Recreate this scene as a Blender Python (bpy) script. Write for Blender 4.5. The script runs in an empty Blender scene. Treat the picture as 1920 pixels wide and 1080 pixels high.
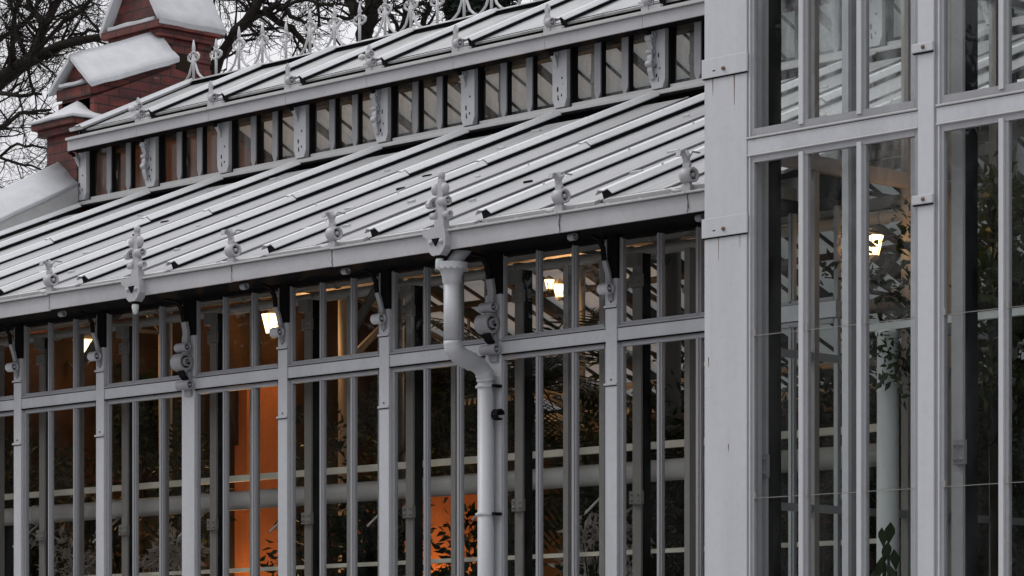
import bpy, bmesh, math, random
from math import sin, cos, pi, radians
from mathutils import Vector, Matrix
random.seed(7)
sc = bpy.context.scene
COL = sc.collection

# ------------------------------------------------------------------ camera
YAW = radians(46)
CAM = Vector((13.570, -12.969, 1.6))
FPX, HOR = 5778.26, 1301.0            # focal length and horizon row, in pixels of a 1920 px wide picture
cd = bpy.data.cameras.new("camera"); cam = bpy.data.objects.new("camera", cd); COL.objects.link(cam)
cam.location = CAM; cam.rotation_euler = (radians(90), 0, YAW)
cd.sensor_width = 36; cd.lens = FPX / 1920 * 36; cd.shift_y = (HOR - 540) / 1920
cd.clip_start = 0.1; cd.clip_end = 2000
sc.camera = cam
def at(px, py, Y):                    # a point of the photograph taken at the depth plane Y
    r = (px - 960) / FPX; dx = cos(YAW) * r - sin(YAW); dy = sin(YAW) * r + cos(YAW)
    t = (Y - CAM.y) / dy
    return Vector((CAM.x + t * dx, Y, CAM.z + t * (HOR - py) / FPX))

# ------------------------------------------------------------------ sky, sun, exposure
SUN_EL, SUN_AZ = radians(48), radians(-125)   # azimuth from +Y towards +X
w = bpy.data.worlds.new("World"); sc.world = w; w.use_nodes = True
nt = w.node_tree; nt.nodes.clear()
wo = nt.nodes.new("ShaderNodeOutputWorld"); bg = nt.nodes.new("ShaderNodeBackground")
sky = nt.nodes.new("ShaderNodeTexSky"); sky.sky_type = 'NISHITA'; sky.sun_disc = False
sky.sun_elevation = SUN_EL; sky.sun_rotation = SUN_AZ; sky.dust_density = 4; sky.air_density = 1
hs = nt.nodes.new("ShaderNodeHueSaturation"); hs.inputs['Saturation'].default_value = 0.12
nt.links.new(sky.outputs[0], hs.inputs['Color'])
# the overcast: an even cloud layer, brighter overhead than at the horizon
tc = nt.nodes.new("ShaderNodeTexCoord"); sx = nt.nodes.new("ShaderNodeSeparateXYZ")
nt.links.new(tc.outputs['Generated'], sx.inputs[0])
mr = nt.nodes.new("ShaderNodeMapRange"); mr.inputs[1].default_value = 0.0; mr.inputs[2].default_value = 1.0
mr.inputs[3].default_value = 9.4; mr.inputs[4].default_value = 25.0
nt.links.new(sx.outputs['Z'], mr.inputs[0])
cn = nt.nodes.new("ShaderNodeTexNoise"); cn.inputs['Scale'].default_value = 5.0; cn.inputs['Detail'].default_value = 5
nt.links.new(tc.outputs['Generated'], cn.inputs['Vector'])
cm = nt.nodes.new("ShaderNodeMapRange"); cm.inputs[1].default_value = .3; cm.inputs[2].default_value = .7
cm.inputs[3].default_value = .9; cm.inputs[4].default_value = 1.08
nt.links.new(cn.outputs[0], cm.inputs[0])
mu = nt.nodes.new("ShaderNodeMath"); mu.operation = 'MULTIPLY'
nt.links.new(mr.outputs[0], mu.inputs[0]); nt.links.new(cm.outputs[0], mu.inputs[1])
cc = nt.nodes.new("ShaderNodeCombineColor")
cb = nt.nodes.new("ShaderNodeMath"); cb.operation = 'MULTIPLY'; cb.inputs[1].default_value = 1.045
nt.links.new(mu.outputs[0], cb.inputs[0])
nt.links.new(mu.outputs[0], cc.inputs[0]); nt.links.new(mu.outputs[0], cc.inputs[1]); nt.links.new(cb.outputs[0], cc.inputs[2])
mx = nt.nodes.new("ShaderNodeMix"); mx.data_type = 'RGBA'; mx.inputs[0].default_value = 0.8
nt.links.new(hs.outputs[0], mx.inputs[6]); nt.links.new(cc.outputs[0], mx.inputs[7])
nt.links.new(mx.outputs[2], bg.inputs[0]); bg.inputs[1].default_value = 0.08
nt.links.new(bg.outputs[0], wo.inputs[0])
sd = bpy.data.lights.new("sun", 'SUN'); sd.energy = 0.8; sd.angle = radians(14); sd.color = (1, .97, .93)
sun = bpy.data.objects.new("sun", sd); COL.objects.link(sun)
sdir = Vector((sin(SUN_AZ) * cos(SUN_EL), cos(SUN_AZ) * cos(SUN_EL), sin(SUN_EL)))
sun.rotation_euler = (-sdir).to_track_quat('-Z', 'Y').to_euler(); sun.location = sdir * 40
sc.view_settings.view_transform = 'Standard'; sc.view_settings.look = 'None'
sc.view_settings.exposure = -0.02; sc.view_settings.gamma = 1
sc.cycles.max_bounces = 10; sc.cycles.transparent_max_bounces = 24
sc.cycles.sample_clamp_indirect = 4

# ------------------------------------------------------------------ materials
def mat(name): 
    m = bpy.data.materials.new(name); m.use_nodes = True
    n = m.node_tree.nodes; b = n["Principled BSDF"]; return m, m.node_tree, b
def pos_noise(t, scale, stretch=(1, 1, 1), detail=4, rough=.6):
    g = t.nodes.new("ShaderNodeNewGeometry"); mp = t.nodes.new("ShaderNodeMapping")
    mp.inputs['Scale'].default_value = stretch
    t.links.new(g.outputs['Position'], mp.inputs[0])
    n = t.nodes.new("ShaderNodeTexNoise"); n.inputs['Scale'].default_value = scale
    n.inputs['Detail'].default_value = detail; n.inputs['Roughness'].default_value = rough
    t.links.new(mp.outputs[0], n.inputs['Vector']); return n.outputs[0]
def ramp(t, fac, stops):
    r = t.nodes.new("ShaderNodeValToRGB"); e = r.color_ramp.elements
    while len(e) < len(stops): e.new(0.5)
    for k, (p, c) in enumerate(stops): e[k].position = p; e[k].color = (*c, 1) if len(c) == 3 else c
    t.links.new(fac, r.inputs[0]); return r.outputs[0]
def mixc(t, fac, a, b, mode='MIX'):
    m = t.nodes.new("ShaderNodeMix"); m.data_type = 'RGBA'; m.blend_type = mode
    for s, v in ((0, fac), (6, a), (7, b)):
        if hasattr(v, 'links'): t.links.new(v, m.inputs[s])
        elif s == 0: m.inputs[0].default_value = v
        else: m.inputs[s].default_value = (*v, 1)
    return m.outputs[2]
def painted(name, col, rough=.5, dirt=.35, streak=(1, 1, .12), rust=True, metallic=0, bump=.15, dirtcol=None):
    m, t, b = mat(name)
    d1 = pos_noise(t, 3.0, streak, 5, .65); d2 = pos_noise(t, 26, (1, 1, 1), 4, .7)
    dk = dirtcol or tuple(c * .55 for c in col)
    f1 = ramp(t, d1, [(.42, (0, 0, 0)), (.75, (dirt,) * 3)])
    c = mixc(t, f1, col, dk)
    f2 = ramp(t, d2, [(.45, (0, 0, 0)), (.8, (dirt * .6,) * 3)])
    c = mixc(t, f2, c, dk)
    if rust:
        d3 = pos_noise(t, 11, (1, 1, .5), 6, .75)
        f3 = ramp(t, d3, [(.66, (0, 0, 0)), (.72, (.7, .7, .7))])
        c = mixc(t, f3, c, (.10, .075, .06))
    t.links.new(c, b.inputs['Base Color']); b.inputs['Roughness'].default_value = rough
    b.inputs['Metallic'].default_value = metallic
    if max(col) < .2: b.inputs['Specular IOR Level'].default_value = .06
    bp = t.nodes.new("ShaderNodeBump"); bp.inputs['Strength'].default_value = bump; bp.inputs['Distance'].default_value = .004
    t.links.new(pos_noise(t, 18, (1, 1, .6), 3), bp.inputs['Height']); t.links.new(bp.outputs[0], b.inputs['Normal'])
    return m
M = {}
M['paint'] = painted("grey_paint", (.438, .446, .467), .48, .42)
M['paint2'] = painted("gutter_paint", (.39, .388, .402), .45, .42, (.5, 1, .6))
M['column'] = painted("pillar_paint", (.452, .459, .48), .45, .30, (2.2, 2.2, .12), rust=False)
M['bar'] = painted("bar_paint", (.265, .268, .282), .5, .5)
M['inner'] = painted("inner_bar_paint", (.24, .225, .215), .6, .3, rust=False)
M['rib'] = painted("roof_rib_sheet", (.58, .59, .598), .36, .5, (2.5, .25, .25), rust=False)
M['ribdark'] = painted("rib_shadow_bar", (.025, .026, .028), .8, .2, rust=False)  # near-black bar below the cap, coloured as the rib's shadow line
M['dark'] = painted("dark_steel_and_shade", (.008, .008, .009), .85, .2, rust=False)  # dark steel faces, and also shade painted under the eaves and in hollows
M['flash'] = painted("flashing", (.43, .43, .43), .4, .45, (.4, 1, 1))
M['rust'] = painted("rust_stain", (.17, .115, .075), .8, .5, (1, 1, .3), rust=False)
M['silt'] = painted("gutter_silt", (.20, .19, .165), .9, .8, (1, 1, 1), rust=True)
M['iron'] = painted("cresting_iron", (.50, .50, .51), .5, .3)
M['pipe'] = painted("heating_pipe_paint", (.44, .42, .40), .5, .2, rust=False)
M['rail'] = painted("cream_rail", (.62, .58, .48), .5, .15, rust=False)
M['duct'] = painted("duct_metal", (.12, .11, .10), .6, .3, rust=False)
M['rafter'] = painted("rafter_paint", (.055, .05, .045), .7, .3, rust=False)
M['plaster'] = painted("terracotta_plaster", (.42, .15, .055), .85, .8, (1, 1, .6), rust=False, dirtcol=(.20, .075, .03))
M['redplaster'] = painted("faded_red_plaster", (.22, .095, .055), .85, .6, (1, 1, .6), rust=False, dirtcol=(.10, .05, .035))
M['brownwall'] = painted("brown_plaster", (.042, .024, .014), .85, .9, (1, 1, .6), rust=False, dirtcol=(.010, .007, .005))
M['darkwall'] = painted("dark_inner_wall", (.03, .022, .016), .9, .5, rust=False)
M['white'] = painted("white_column_paint", (.55, .58, .57), .5, .2, rust=False)
M['bark'] = painted("bark", (.022, .019, .016), .95, .5, (1, 1, .3), rust=False, bump=.6)
M['soil'] = painted("floor_soil", (.05, .04, .03), .95, .5, rust=False)
M['pot'] = painted("clay_pot", (.25, .10, .05), .8, .3, rust=False)
M['snow'], t, b = mat("snow")
t.links.new(ramp(t, pos_noise(t, 5, (1, 1, 1), 5), [(.3, (.41, .42, .435)), (.7, (.51, .52, .535))]), b.inputs['Base Color'])
b.inputs['Roughness'].default_value = .7
bp = t.nodes.new("ShaderNodeBump"); bp.inputs['Strength'].default_value = .3; bp.inputs['Distance'].default_value = .02
t.links.new(pos_noise(t, 7, (1, 1, 1), 5), bp.inputs['Height']); t.links.new(bp.outputs[0], b.inputs['Normal'])
M['ground'], t, b = mat("slush_ground")
t.links.new(ramp(t, pos_noise(t, .6, (1, 1, 1), 8), [(.38, (.16, .15, .12)), (.55, (.42, .42, .43)), (.7, (.5, .5, .52))]), b.inputs['Base Color'])
b.inputs['Roughness'].default_value = .8
def brick():
    m, t, b = mat("red_brick")
    g = t.nodes.new("ShaderNodeNewGeometry"); s = t.nodes.new("ShaderNodeSeparateXYZ"); t.links.new(g.outputs['Position'], s.inputs[0])
    a = t.nodes.new("ShaderNodeMath"); a.operation = 'ADD'; t.links.new(s.outputs[0], a.inputs[0]); t.links.new(s.outputs[1], a.inputs[1])
    c = t.nodes.new("ShaderNodeCombineXYZ"); t.links.new(a.outputs[0], c.inputs[0]); t.links.new(s.outputs[2], c.inputs[1])
    k = t.nodes.new("ShaderNodeTexBrick"); t.links.new(c.outputs[0], k.inputs['Vector'])
    k.inputs['Scale'].default_value = 1; k.inputs['Brick Width'].default_value = .23; k.inputs['Row Height'].default_value = .088
    k.inputs['Mortar Size'].default_value = .006; k.inputs['Color1'].default_value = (.095, .017, .013, 1)
    k.inputs['Color2'].default_value = (.17, .032, .022, 1); k.inputs['Mortar'].default_value = (.022, .012, .011, 1)
    k.inputs['Bias'].default_value = -.1
    v = ramp(t, pos_noise(t, 6, (1, 1, 1), 5), [(.35, (.38, .34, .34)), (.7, (1.2, 1.1, 1.1))])
    col = mixc(t, 1.0, k.outputs[0], v, 'MULTIPLY')
    sp = ramp(t, pos_noise(t, 9, (.5, .5, 3), 4), [(.68, (0, 0, 0)), (.74, (.6, .6, .6))])
    col = mixc(t, sp, col, (.30, .24, .22))
    t.links.new(col, b.inputs['Base Color']); b.inputs['Roughness'].default_value = .7
    bp = t.nodes.new("ShaderNodeBump"); bp.inputs['Strength'].default_value = .7; bp.inputs['Distance'].default_value = .012; bp.invert = True
    t.links.new(k.outputs[1], bp.inputs['Height']); t.links.new(bp.outputs[0], b.inputs['Normal'])
    return m
M['brick'] = brick()
def glass(name, veil, vcol=(.55, .57, .57), f0=.014):
    m = bpy.data.materials.new(name); m.use_nodes = True; t = m.node_tree; t.nodes.clear()
    o = t.nodes.new("ShaderNodeOutputMaterial"); tr = t.nodes.new("ShaderNodeBsdfTransparent"); gl = t.nodes.new("ShaderNodeBsdfGlossy")
    tr.inputs[0].default_value = (.975, .985, .98, 1); gl.inputs['Roughness'].default_value = .012
    lw_ = t.nodes.new("ShaderNodeLayerWeight"); pw = t.nodes.new("ShaderNodeMath"); pw.operation = 'POWER'; pw.inputs[1].default_value = 5
    t.links.new(lw_.outputs['Facing'], pw.inputs[0])
    fr = t.nodes.new("ShaderNodeMath"); fr.operation = 'MULTIPLY_ADD'; fr.inputs[1].default_value = 1 - f0; fr.inputs[2].default_value = f0
    t.links.new(pw.outputs[0], fr.inputs[0])
    m1 = t.nodes.new("ShaderNodeMixShader"); t.links.new(fr.outputs[0], m1.inputs[0]); t.links.new(tr.outputs[0], m1.inputs[1]); t.links.new(gl.outputs[0], m1.inputs[2])
    bp = t.nodes.new("ShaderNodeBump"); bp.inputs['Strength'].default_value = .2; bp.inputs['Distance'].default_value = .01
    t.links.new(pos_noise(t, 3.5, (1, 1, .5), 2), bp.inputs['Height']); t.links.new(bp.outputs[0], gl.inputs['Normal'])
    df = t.nodes.new("ShaderNodeBsdfDiffuse"); df.inputs[0].default_value = (*vcol, 1)
    tl = t.nodes.new("ShaderNodeBsdfTranslucent"); tl.inputs[0].default_value = (*vcol, 1)
    dm = t.nodes.new("ShaderNodeMixShader"); dm.inputs[0].default_value = .5
    t.links.new(df.outputs[0], dm.inputs[1]); t.links.new(tl.outputs[0], dm.inputs[2])
    m2 = t.nodes.new("ShaderNodeMixShader")
    v = ramp(t, pos_noise(t, 4, (1, 1, .35), 6, .7), [(.42, (veil * .1,) * 3), (.85, (veil * 3.2,) * 3)])
    t.links.new(v, m2.inputs[0]); t.links.new(m1.outputs[0], m2.inputs[1]); t.links.new(dm.outputs[0], m2.inputs[2])
    t.links.new(m2.outputs[0], o.inputs[0]); return m
M['glass'] = glass("window_glass", .008)
M['pavglass'] = glass("pavilion_glass", .015)
M['dirty'] = glass("dusty_glass", .10)
M['milky'] = glass("milky_glass", .17, (.8, .83, .83))
def sheet(name, col, trans, streak, tcol=(.8, .78, .73)):
    m, t, b = mat(name)
    d1 = pos_noise(t, 2.2, streak, 5, .6); d2 = pos_noise(t, 30, (1, 1, 1), 4)
    c = ramp(t, d1, [(.30, tuple(x * .60 for x in col)), (.45, tuple(x * .95 for x in col)), (.70, tuple(x * 1.15 for x in col))])
    c = mixc(t, ramp(t, d2, [(.5, (0, 0, 0)), (.8, (.35,) * 3)]), c, tuple(x * .6 for x in col))
    d3 = pos_noise(t, 7.5, (1.6, .5, .5), 6, .8)
    c = mixc(t, ramp(t, d3, [(.62, (0, 0, 0)), (.72, (.5,) * 3)]), c, (.10, .097, .085))
    t.links.new(c, b.inputs['Base Color']); b.inputs['Roughness'].default_value = .42
    o = t.nodes["Material Output"]; tl = t.nodes.new("ShaderNodeBsdfTranslucent"); tl.inputs[0].default_value = (*tcol, 1)
    ms = t.nodes.new("ShaderNodeMixShader"); ms.inputs[0].default_value = trans
    t.links.new(b.outputs[0], ms.inputs[1]); t.links.new(tl.outputs[0], ms.inputs[2]); t.links.new(ms.outputs[0], o.inputs[0])
    return m
M['panel'] = sheet("roof_sheet", (.275, .278, .282), .03, (9, .4, .4))
M['rearpanel'] = sheet("rear_roof_sheet", (.42, .425, .43), .38, (9, .4, .4), (.74, .77, .78))
M['panelup'] = sheet("upper_roof_sheet", (.40, .41, .412), .2, (4, .5, .5))
def leafmat(name, c1, c2, tr=.25):
    m, t, b = mat(name)
    oi = pos_noise(t, 3.0, (1, 1, 1), 3)
    t.links.new(ramp(t, oi, [(.35, c1), (.65, c2)]), b.inputs['Base Color']); b.inputs['Roughness'].default_value = .5; b.inputs['Specular IOR Level'].default_value = .2
    o = t.nodes["Material Output"]; tl = t.nodes.new("ShaderNodeBsdfTranslucent"); tl.inputs[0].default_value = (*c2, 1)
    ms = t.nodes.new("ShaderNodeMixShader"); ms.inputs[0].default_value = tr
    t.links.new(b.outputs[0], ms.inputs[1]); t.links.new(tl.outputs[0], ms.inputs[2]); t.links.new(ms.outputs[0], o.inputs[0]); return m
M['leaf'] = leafmat("dark_leaf", (.010, .020, .008), (.032, .05, .016))
M['leaf2'] = leafmat("olive_leaf", (.018, .028, .009), (.05, .062, .02))
M['conifer'] = leafmat("conifer_needles", (.008, .014, .010), (.016, .026, .016), .05)
M['petal'] = leafmat("white_petal", (.45, .42, .40), (.62, .58, .55), .2)
def emit(name, col, s):
    m = bpy.data.materials.new(name); m.use_nodes = True; t = m.node_tree; t.nodes.clear()
    o = t.nodes.new("ShaderNodeOutputMaterial"); e = t.nodes.new("ShaderNodeEmission"); e.inputs[0].default_value = (*col, 1); e.inputs[1].default_value = s
    t.links.new(e.outputs[0], o.inputs[0]); return m
M['lamp'] = emit("lamp_glass", (1, .64, .30), 5.0)

# ------------------------------------------------------------------ mesh helpers
class MB:
    def __init__(s): s.v = []; s.f = []; s.m = []; s.mats = []; s.sm = []
    def mi(s, m):
        m = M[m]
        if m not in s.mats: s.mats.append(m)
        return s.mats.index(m)
    def add(s, vs, fs, m, smooth=False):
        o = len(s.v); k = s.mi(m); s.v += [tuple(x) for x in vs]
        for f in fs: s.f.append([i + o for i in f]); s.m.append(k); s.sm.append(smooth)
        return s
    def box(s, x0, x1, y0, y1, z0, z1, m):
        vs = [(x, y, z) for x in (x0, x1) for y in (y0, y1) for z in (z0, z1)]
        return s.add(vs, [(0, 1, 3, 2), (4, 6, 7, 5), (0, 4, 5, 1), (2, 3, 7, 6), (0, 2, 6, 4), (1, 5, 7, 3)], m)
    def prism(s, prof, a, b, m, axis='x', smooth=False):   # profile extruded along an axis
        n = len(prof)
        def P(u, v, w): return {'x': (w, u, v), 'y': (u, w, v), 'z': (u, v, w)}[axis]
        vs = [P(u, v, a) for u, v in prof] + [P(u, v, b) for u, v in prof]
        s.add(vs, [(i, (i + 1) % n, (i + 1) % n + n, i + n) for i in range(n)], m, smooth)
        return s.add(vs, [tuple(range(n))[::-1], tuple(range(n, 2 * n))], m)
    def tube(s, pts, r, m, n=10, caps=True, smooth=True):
        pts = [Vector(p) for p in pts]; rs = r if isinstance(r, (list, tuple)) else [r] * len(pts)
        vs = []; prev = None
        for i, p in enumerate(pts):
            d = (pts[min(i + 1, len(pts) - 1)] - pts[max(i - 1, 0)])
            if d.length < 1e-9: d = Vector((0, 0, 1))
            d.normalize()
            if prev is None: u = d.orthogonal().normalized()
            else:
                u = prev - d * prev.dot(d)
                u = u.normalized() if u.length > 1e-6 else d.orthogonal().normalized()
            prev = u; q = d.cross(u)
            for k in range(n):
                a = 2 * pi * k / n; vs.append(p + (u * cos(a) + q * sin(a)) * rs[i])
        fs = [(i * n + k, i * n + (k + 1) % n, (i + 1) * n + (k + 1) % n, (i + 1) * n + k) for i in range(len(pts) - 1) for k in range(n)]
        s.add(vs, fs, m, smooth)
        if caps and n > 3:
            o = len(s.v) - len(vs)
            for c in (tuple(range(n))[::-1], tuple(range(len(vs) - n, len(vs)))):
                s.f.append([i + o for i in c]); s.m.append(s.mi(m)); s.sm.append(False)
        return s
    def lathe(s, prof, c, m, n=16, smooth=True, axis='z'):   # (r, h) profile
        vs = []; 
        for r, h in prof:
            for k in range(n):
                a = 2 * pi * k / n; e = (r * cos(a), r * sin(a), h)
                if axis == 'x': e = (h, r * cos(a), r * sin(a))
                elif axis == 'y': e = (r * cos(a), h, r * sin(a))
                vs.append((e[0] + c[0], e[1] + c[1], e[2] + c[2]))
        return s.add(vs, [(i * n + k, i * n + (k + 1) % n, (i + 1) * n + (k + 1) % n, (i + 1) * n + k) for i in range(len(prof) - 1) for k in range(n)], m, smooth)
    def volute(s, x0, x1, y, z, r, m, dark='dark'):          # a scroll seen end on: rolled sheet, hollow at its right end, the shade inside coloured in
        s.lathe([(0, x0), (r * .9, x0), (r, x0 + .006), (r, x1), (r * .72, x1), (r * .68, x1 - .03)], (0, y, z), m, 18, True, 'x')
        s.lathe([(r * .68, x1 - .03), (r * .3, x1 - .03)], (0, y, z), dark, 18, False, 'x')
        s.lathe([(r * .32, x1 - .03), (r * .3, x1 - .004), (0, x1)], (0, y, z), m, 12, True, 'x')
        return s
    def ribbon(s, pts, x0, x1, th, m):                       # a strap bent in the YZ plane, x0..x1 wide
        pts = [Vector((0, *p)) for p in pts]; a = []; b = []
        for i, p in enumerate(pts):
            d = (pts[min(i + 1, len(pts) - 1)] - pts[max(i - 1, 0)]).normalized(); n = Vector((0, -d.z, d.y)) * th / 2
            a.append((p + n)[1:]); b.append((p - n)[1:])
        for i in range(len(pts) - 1): s.prism([a[i], a[i + 1], b[i + 1], b[i]], x0, x1, m)
        return s
    def mesh(s, name):
        me = bpy.data.meshes.new(name); me.from_pydata(s.v, [], s.f)
        for m in s.mats: me.materials.append(m)
        me.polygons.foreach_set('material_index', s.m); me.polygons.foreach_set('use_smooth', s.sm); me.update(); return me
    def build(s, name, parent=None, loc=(0, 0, 0), bevel=0):
        return place(s.mesh(name), name, parent, loc, bevel)
def place(me, name, parent=None, loc=(0, 0, 0), bevel=0):
    o = bpy.data.objects.new(name, me); COL.objects.link(o); o.location = loc
    if parent: o.parent = parent
    if bevel:
        b = o.modifiers.new("bevel", 'BEVEL'); b.width = bevel; b.segments = 1; b.limit_method = 'ANGLE'; b.angle_limit = radians(50)
    return o
def copy(o, parent, dx=0, dy=0, dz=0):                       # a part with its sub-parts, linked data
    c = o.copy(); COL.objects.link(c); c.parent = parent
    c.location = (o.location.x + dx, o.location.y + dy, o.location.z + dz)
    for ch in list(o.children):
        d = ch.copy(); COL.objects.link(d); d.parent = c
    return c
def tag(o, label, cat, group=None):
    o['label'] = label; o['category'] = cat
    if group: o['group'] = group
    return o
def empty(name, loc=(0, 0, 0)):
    o = bpy.data.objects.new(name, None); COL.objects.link(o); o.location = loc; o.empty_display_size = .2; return o
def arc(cy, cz, r, a0, a1, n=8):
    return [(cy + r * cos(radians(a0 + (a1 - a0) * i / n)), cz + r * sin(radians(a0 + (a1 - a0) * i / n))) for i in range(n + 1)]

def lumpy(o, cuts, amp):                                     # uneven snow: subdivided and pushed about
    from mathutils import noise
    bm = bmesh.new(); bm.from_mesh(o.data); bmesh.ops.remove_doubles(bm, verts=bm.verts, dist=.002)
    bmesh.ops.subdivide_edges(bm, edges=bm.edges, cuts=cuts, use_grid_fill=True)
    for v in bm.verts: v.co += noise.noise_vector(v.co * 4.5) * amp + noise.noise_vector(v.co * 14) * amp * .5
    bm.to_mesh(o.data); bm.free()
    for p in o.data.polygons: p.use_smooth = True
    return o
# ------------------------------------------------------------------ ground
g = MB(); N = 24; S_ = 900
vs = [(-S_ + 2 * S_ * i / N, -S_ + 2 * S_ * j / N, 0) for i in range(N + 1) for j in range(N + 1)]
g.add(vs, [(i * (N + 1) + j, (i + 1) * (N + 1) + j, (i + 1) * (N + 1) + j + 1, i * (N + 1) + j + 1) for i in range(N) for j in range(N)], 'ground')
g.build('ground')['kind'] = 'structure'

# ------------------------------------------------------------------ the long greenhouse
XL, XR = -8.72, 2.72                    # its ends
GH = empty('greenhouse'); tag(GH, 'long low grey Victorian glasshouse with ribbed roof, raised clerestory and iron cresting', 'greenhouse')
YB = 8.75; YRID = 4.376
def roofz(y): return 4.43 + (y + .38) * (5.88 - 4.43) / 3.58
def uroofz(y): return 6.57 + (y - 3.15) * (7.14 - 6.57) / 1.226
# plinth, header, soffit
p = MB(); p.box(XL, XR, -.06, .3, 0, .62, 'brick'); p.box(XL, XR, -.1, .3, .62, .7, 'flash'); p.build('plinth', GH, bevel=.006)
p = MB(); p.box(XL, XR, .0, .10, 4.268, 4.50, 'dark'); p.box(XL, XR, -.24, 0, 4.285, 4.30, 'dark'); p.build('eaves_board', GH)  # header and soffit in near-black: the eaves shadow is in their colour
# posts, one mesh for plain posts and one for the main posts with scroll brackets
def lap(b, w, z, y): # overlapping cover sheet with its bolt
    b.box(-w / 2 - .008, w / 2 + .004, y - .010, y + .004, z, z + .014, 'paint'); b.box(-w / 2 - .006, w / 2 + .002, y - .007, y, z - .005, z, 'dark')
    b.lathe([(.006, 0), (.006, -.006), (0, -.008)], (0.0, y, z + .034), 'rust', 8, True, 'y')
def post(w, laps):
    b = MB(); b.box(-w / 2, w / 2, -.024, .03, .7, 4.03, 'paint'); b.box(-w / 2 + .006, w / 2 - .006, -.02, .03, 4.03, 4.3, 'dark')  # top of the post painted dark where the eaves shade it
    for z in laps: lap(b, w, z, -.024)
    return b.mesh('wall_post')
pm_minor = post(.092, (3.86, 3.405)); pm_main = post(.138, (2.1,))
def innerpost():
    b = MB(); b.box(-.032, .036, .19, .205, .7, 4.2, 'inner'); b.box(-.024, .0365, .205, .275, .7, 4.2, 'dark')
    for z in (2.72, 4.0):
        b.box(-.035, .06, .165, .19, z, z + .075, 'inner')
        for dx in (-.015, .04):
            for dz in (.02, .055): b.lathe([(.008, 0), (.008, -.01), (0, -.013)], (dx, .165, z + dz), 'inner', 8, True, 'y')
    b.box(-.06, .036, .16, .205, 4.12, 4.2, 'inner')
    return b.mesh('inner_post')
ipm = innerpost()
def bracket_minor():
    b = MB(); b.volute(-.04, .045, -.075, 3.965, .033, 'paint')
    b.ribbon([(-.03, 3.90), (-.034, 3.95), (-.04, 4.0), (-.06, 4.07), (-.085, 4.13)], -.012, .022, .016, 'bar')
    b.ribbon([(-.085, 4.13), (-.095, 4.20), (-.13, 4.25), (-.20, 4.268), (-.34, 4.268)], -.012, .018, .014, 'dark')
    b.volute(-.02, .03, -.35, 4.24, .022, 'bar')  # outer arm blackened and end volute greyed, shade below the gutter coloured in
    return b.mesh('scroll_bracket')
def bracket_main():
    b = MB()
    b.volute(-.055, .08, -.065, 3.69, .032, 'bar'); b.volute(-.05, .062, -.085, 3.845, .060, 'bar'); b.volute(-.05, .07, -.08, 3.945, .031, 'bar')
    b.lathe([(0, .05), (.04, .05)], (0, -.085, 3.845), 'dark', 16, False, 'x')
    b.ribbon(arc(-.085, 3.845, .026, 0, 300, 8), .05, .075, .010, 'bar')
    b.ribbon([(-.03, 3.62), (-.035, 3.70), (-.05, 3.78)], -.02, .05, .022, 'bar')
    b.ribbon([(-.05, 3.97), (-.045, 4.05), (-.06, 4.12)], -.018, .036, .022, 'bar')
    b.ribbon([(-.06, 4.12), (-.08, 4.20), (-.12, 4.25), (-.30, 4.266)], -.015, .025, .014, 'dark')  # upper strap coloured black to sink into the soffit shadow
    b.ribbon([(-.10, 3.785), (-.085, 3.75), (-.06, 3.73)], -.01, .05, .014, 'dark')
    return b.mesh('scroll_bracket')
bm_minor, bm_main = bracket_minor(), bracket_main()
POSTS = list(range(-8, 3))
for k in POSTS:
    main = k % 3 == 0
    o = place(pm_main if main else pm_minor, 'wall_post', GH, (k, 0, 0), .004)
    place(bm_main if main else bm_minor, 'scroll_bracket', o)
    place(ipm, 'inner_post', o)
# windows: transom light above, long window below; the pane is a sub-part
def window(z0, z1, x0=.047, x1=.953, bars=(.365, .67), y=.012):
    b = MB(); w = .028
    b.box(x0, x0 + w, y - .012, y + .015, z0, z1, 'bar'); b.box(x1 - w, x1, y - .012, y + .015, z0, z1, 'bar')
    b.box(x0 + w, x1 - w, y - .018, y + .015, z0, z0 + .02, 'bar'); b.box(x0 + w, x1 - w, y - .018, y + .015, z1 - .026, z1, 'dark' if z1 > 4 else 'bar')  # head of the transom light dark by colour, as shaded by the eaves
    for c in bars:
        b.box(c - .022, c + .018, y - .010, y + .015, z0 + .02, z1 - .026, 'bar'); b.box(c - .009, c + .005, y - .018, y - .010, z0 + .01, z1 - .02, 'bar')
    g = MB(); g.box(x0 + .01, x1 - .01, y + .006, y + .010, z0 + .01, z1 - .01, 'glass')
    return b.mesh('window'), g.mesh('pane')
tw, tg = window(3.752, 4.285); lw, lg = window(.7, 3.655)
rb = MB(); rb.box(.046, .954, -.016, .03, 3.660, 3.748, 'paint'); rb.box(.046, .954, -.026, -.016, 3.742, 3.752, 'bar'); rb.box(.046, .954, -.022, -.016, 3.654, 3.664, 'dark'); rb.box(.046, .954, -.019, -.016, 3.737, 3.7405, 'dark'); rbm = rb.mesh('transom_rail')
ib = MB()
for c in (.365, .67): ib.box(c - .022, c + .020, .235, .25, .7, 4.2, 'inner'); ib.box(c - .018, c + .0205, .25, .29, .7, 4.2, 'inner')
ibm = ib.mesh('inner_glazing_bar')
for k in range(-9, 3):
    if k == 2: continue
    o = place(tw, 'transom_light', GH, (k, 0, 0)); place(tg, 'pane', o)
    o = place(lw, 'window', GH, (k, 0, 0)); place(lg, 'pane', o)
    place(rbm, 'transom_rail', GH, (k, 0, 0), .003); place(ibm, 'inner_glazing_bar', GH, (k, 0, 0))
tw2, tg2 = window(3.752, 4.285, .055, .70, (.365,)); lw2, lg2 = window(.7, 3.655, .055, .70, (.365,))
o = place(tw2, 'transom_light', GH, (2, 0, 0)); place(tg2, 'pane', o); o = place(lw2, 'window', GH, (2, 0, 0)); place(lg2, 'pane', o)
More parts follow.
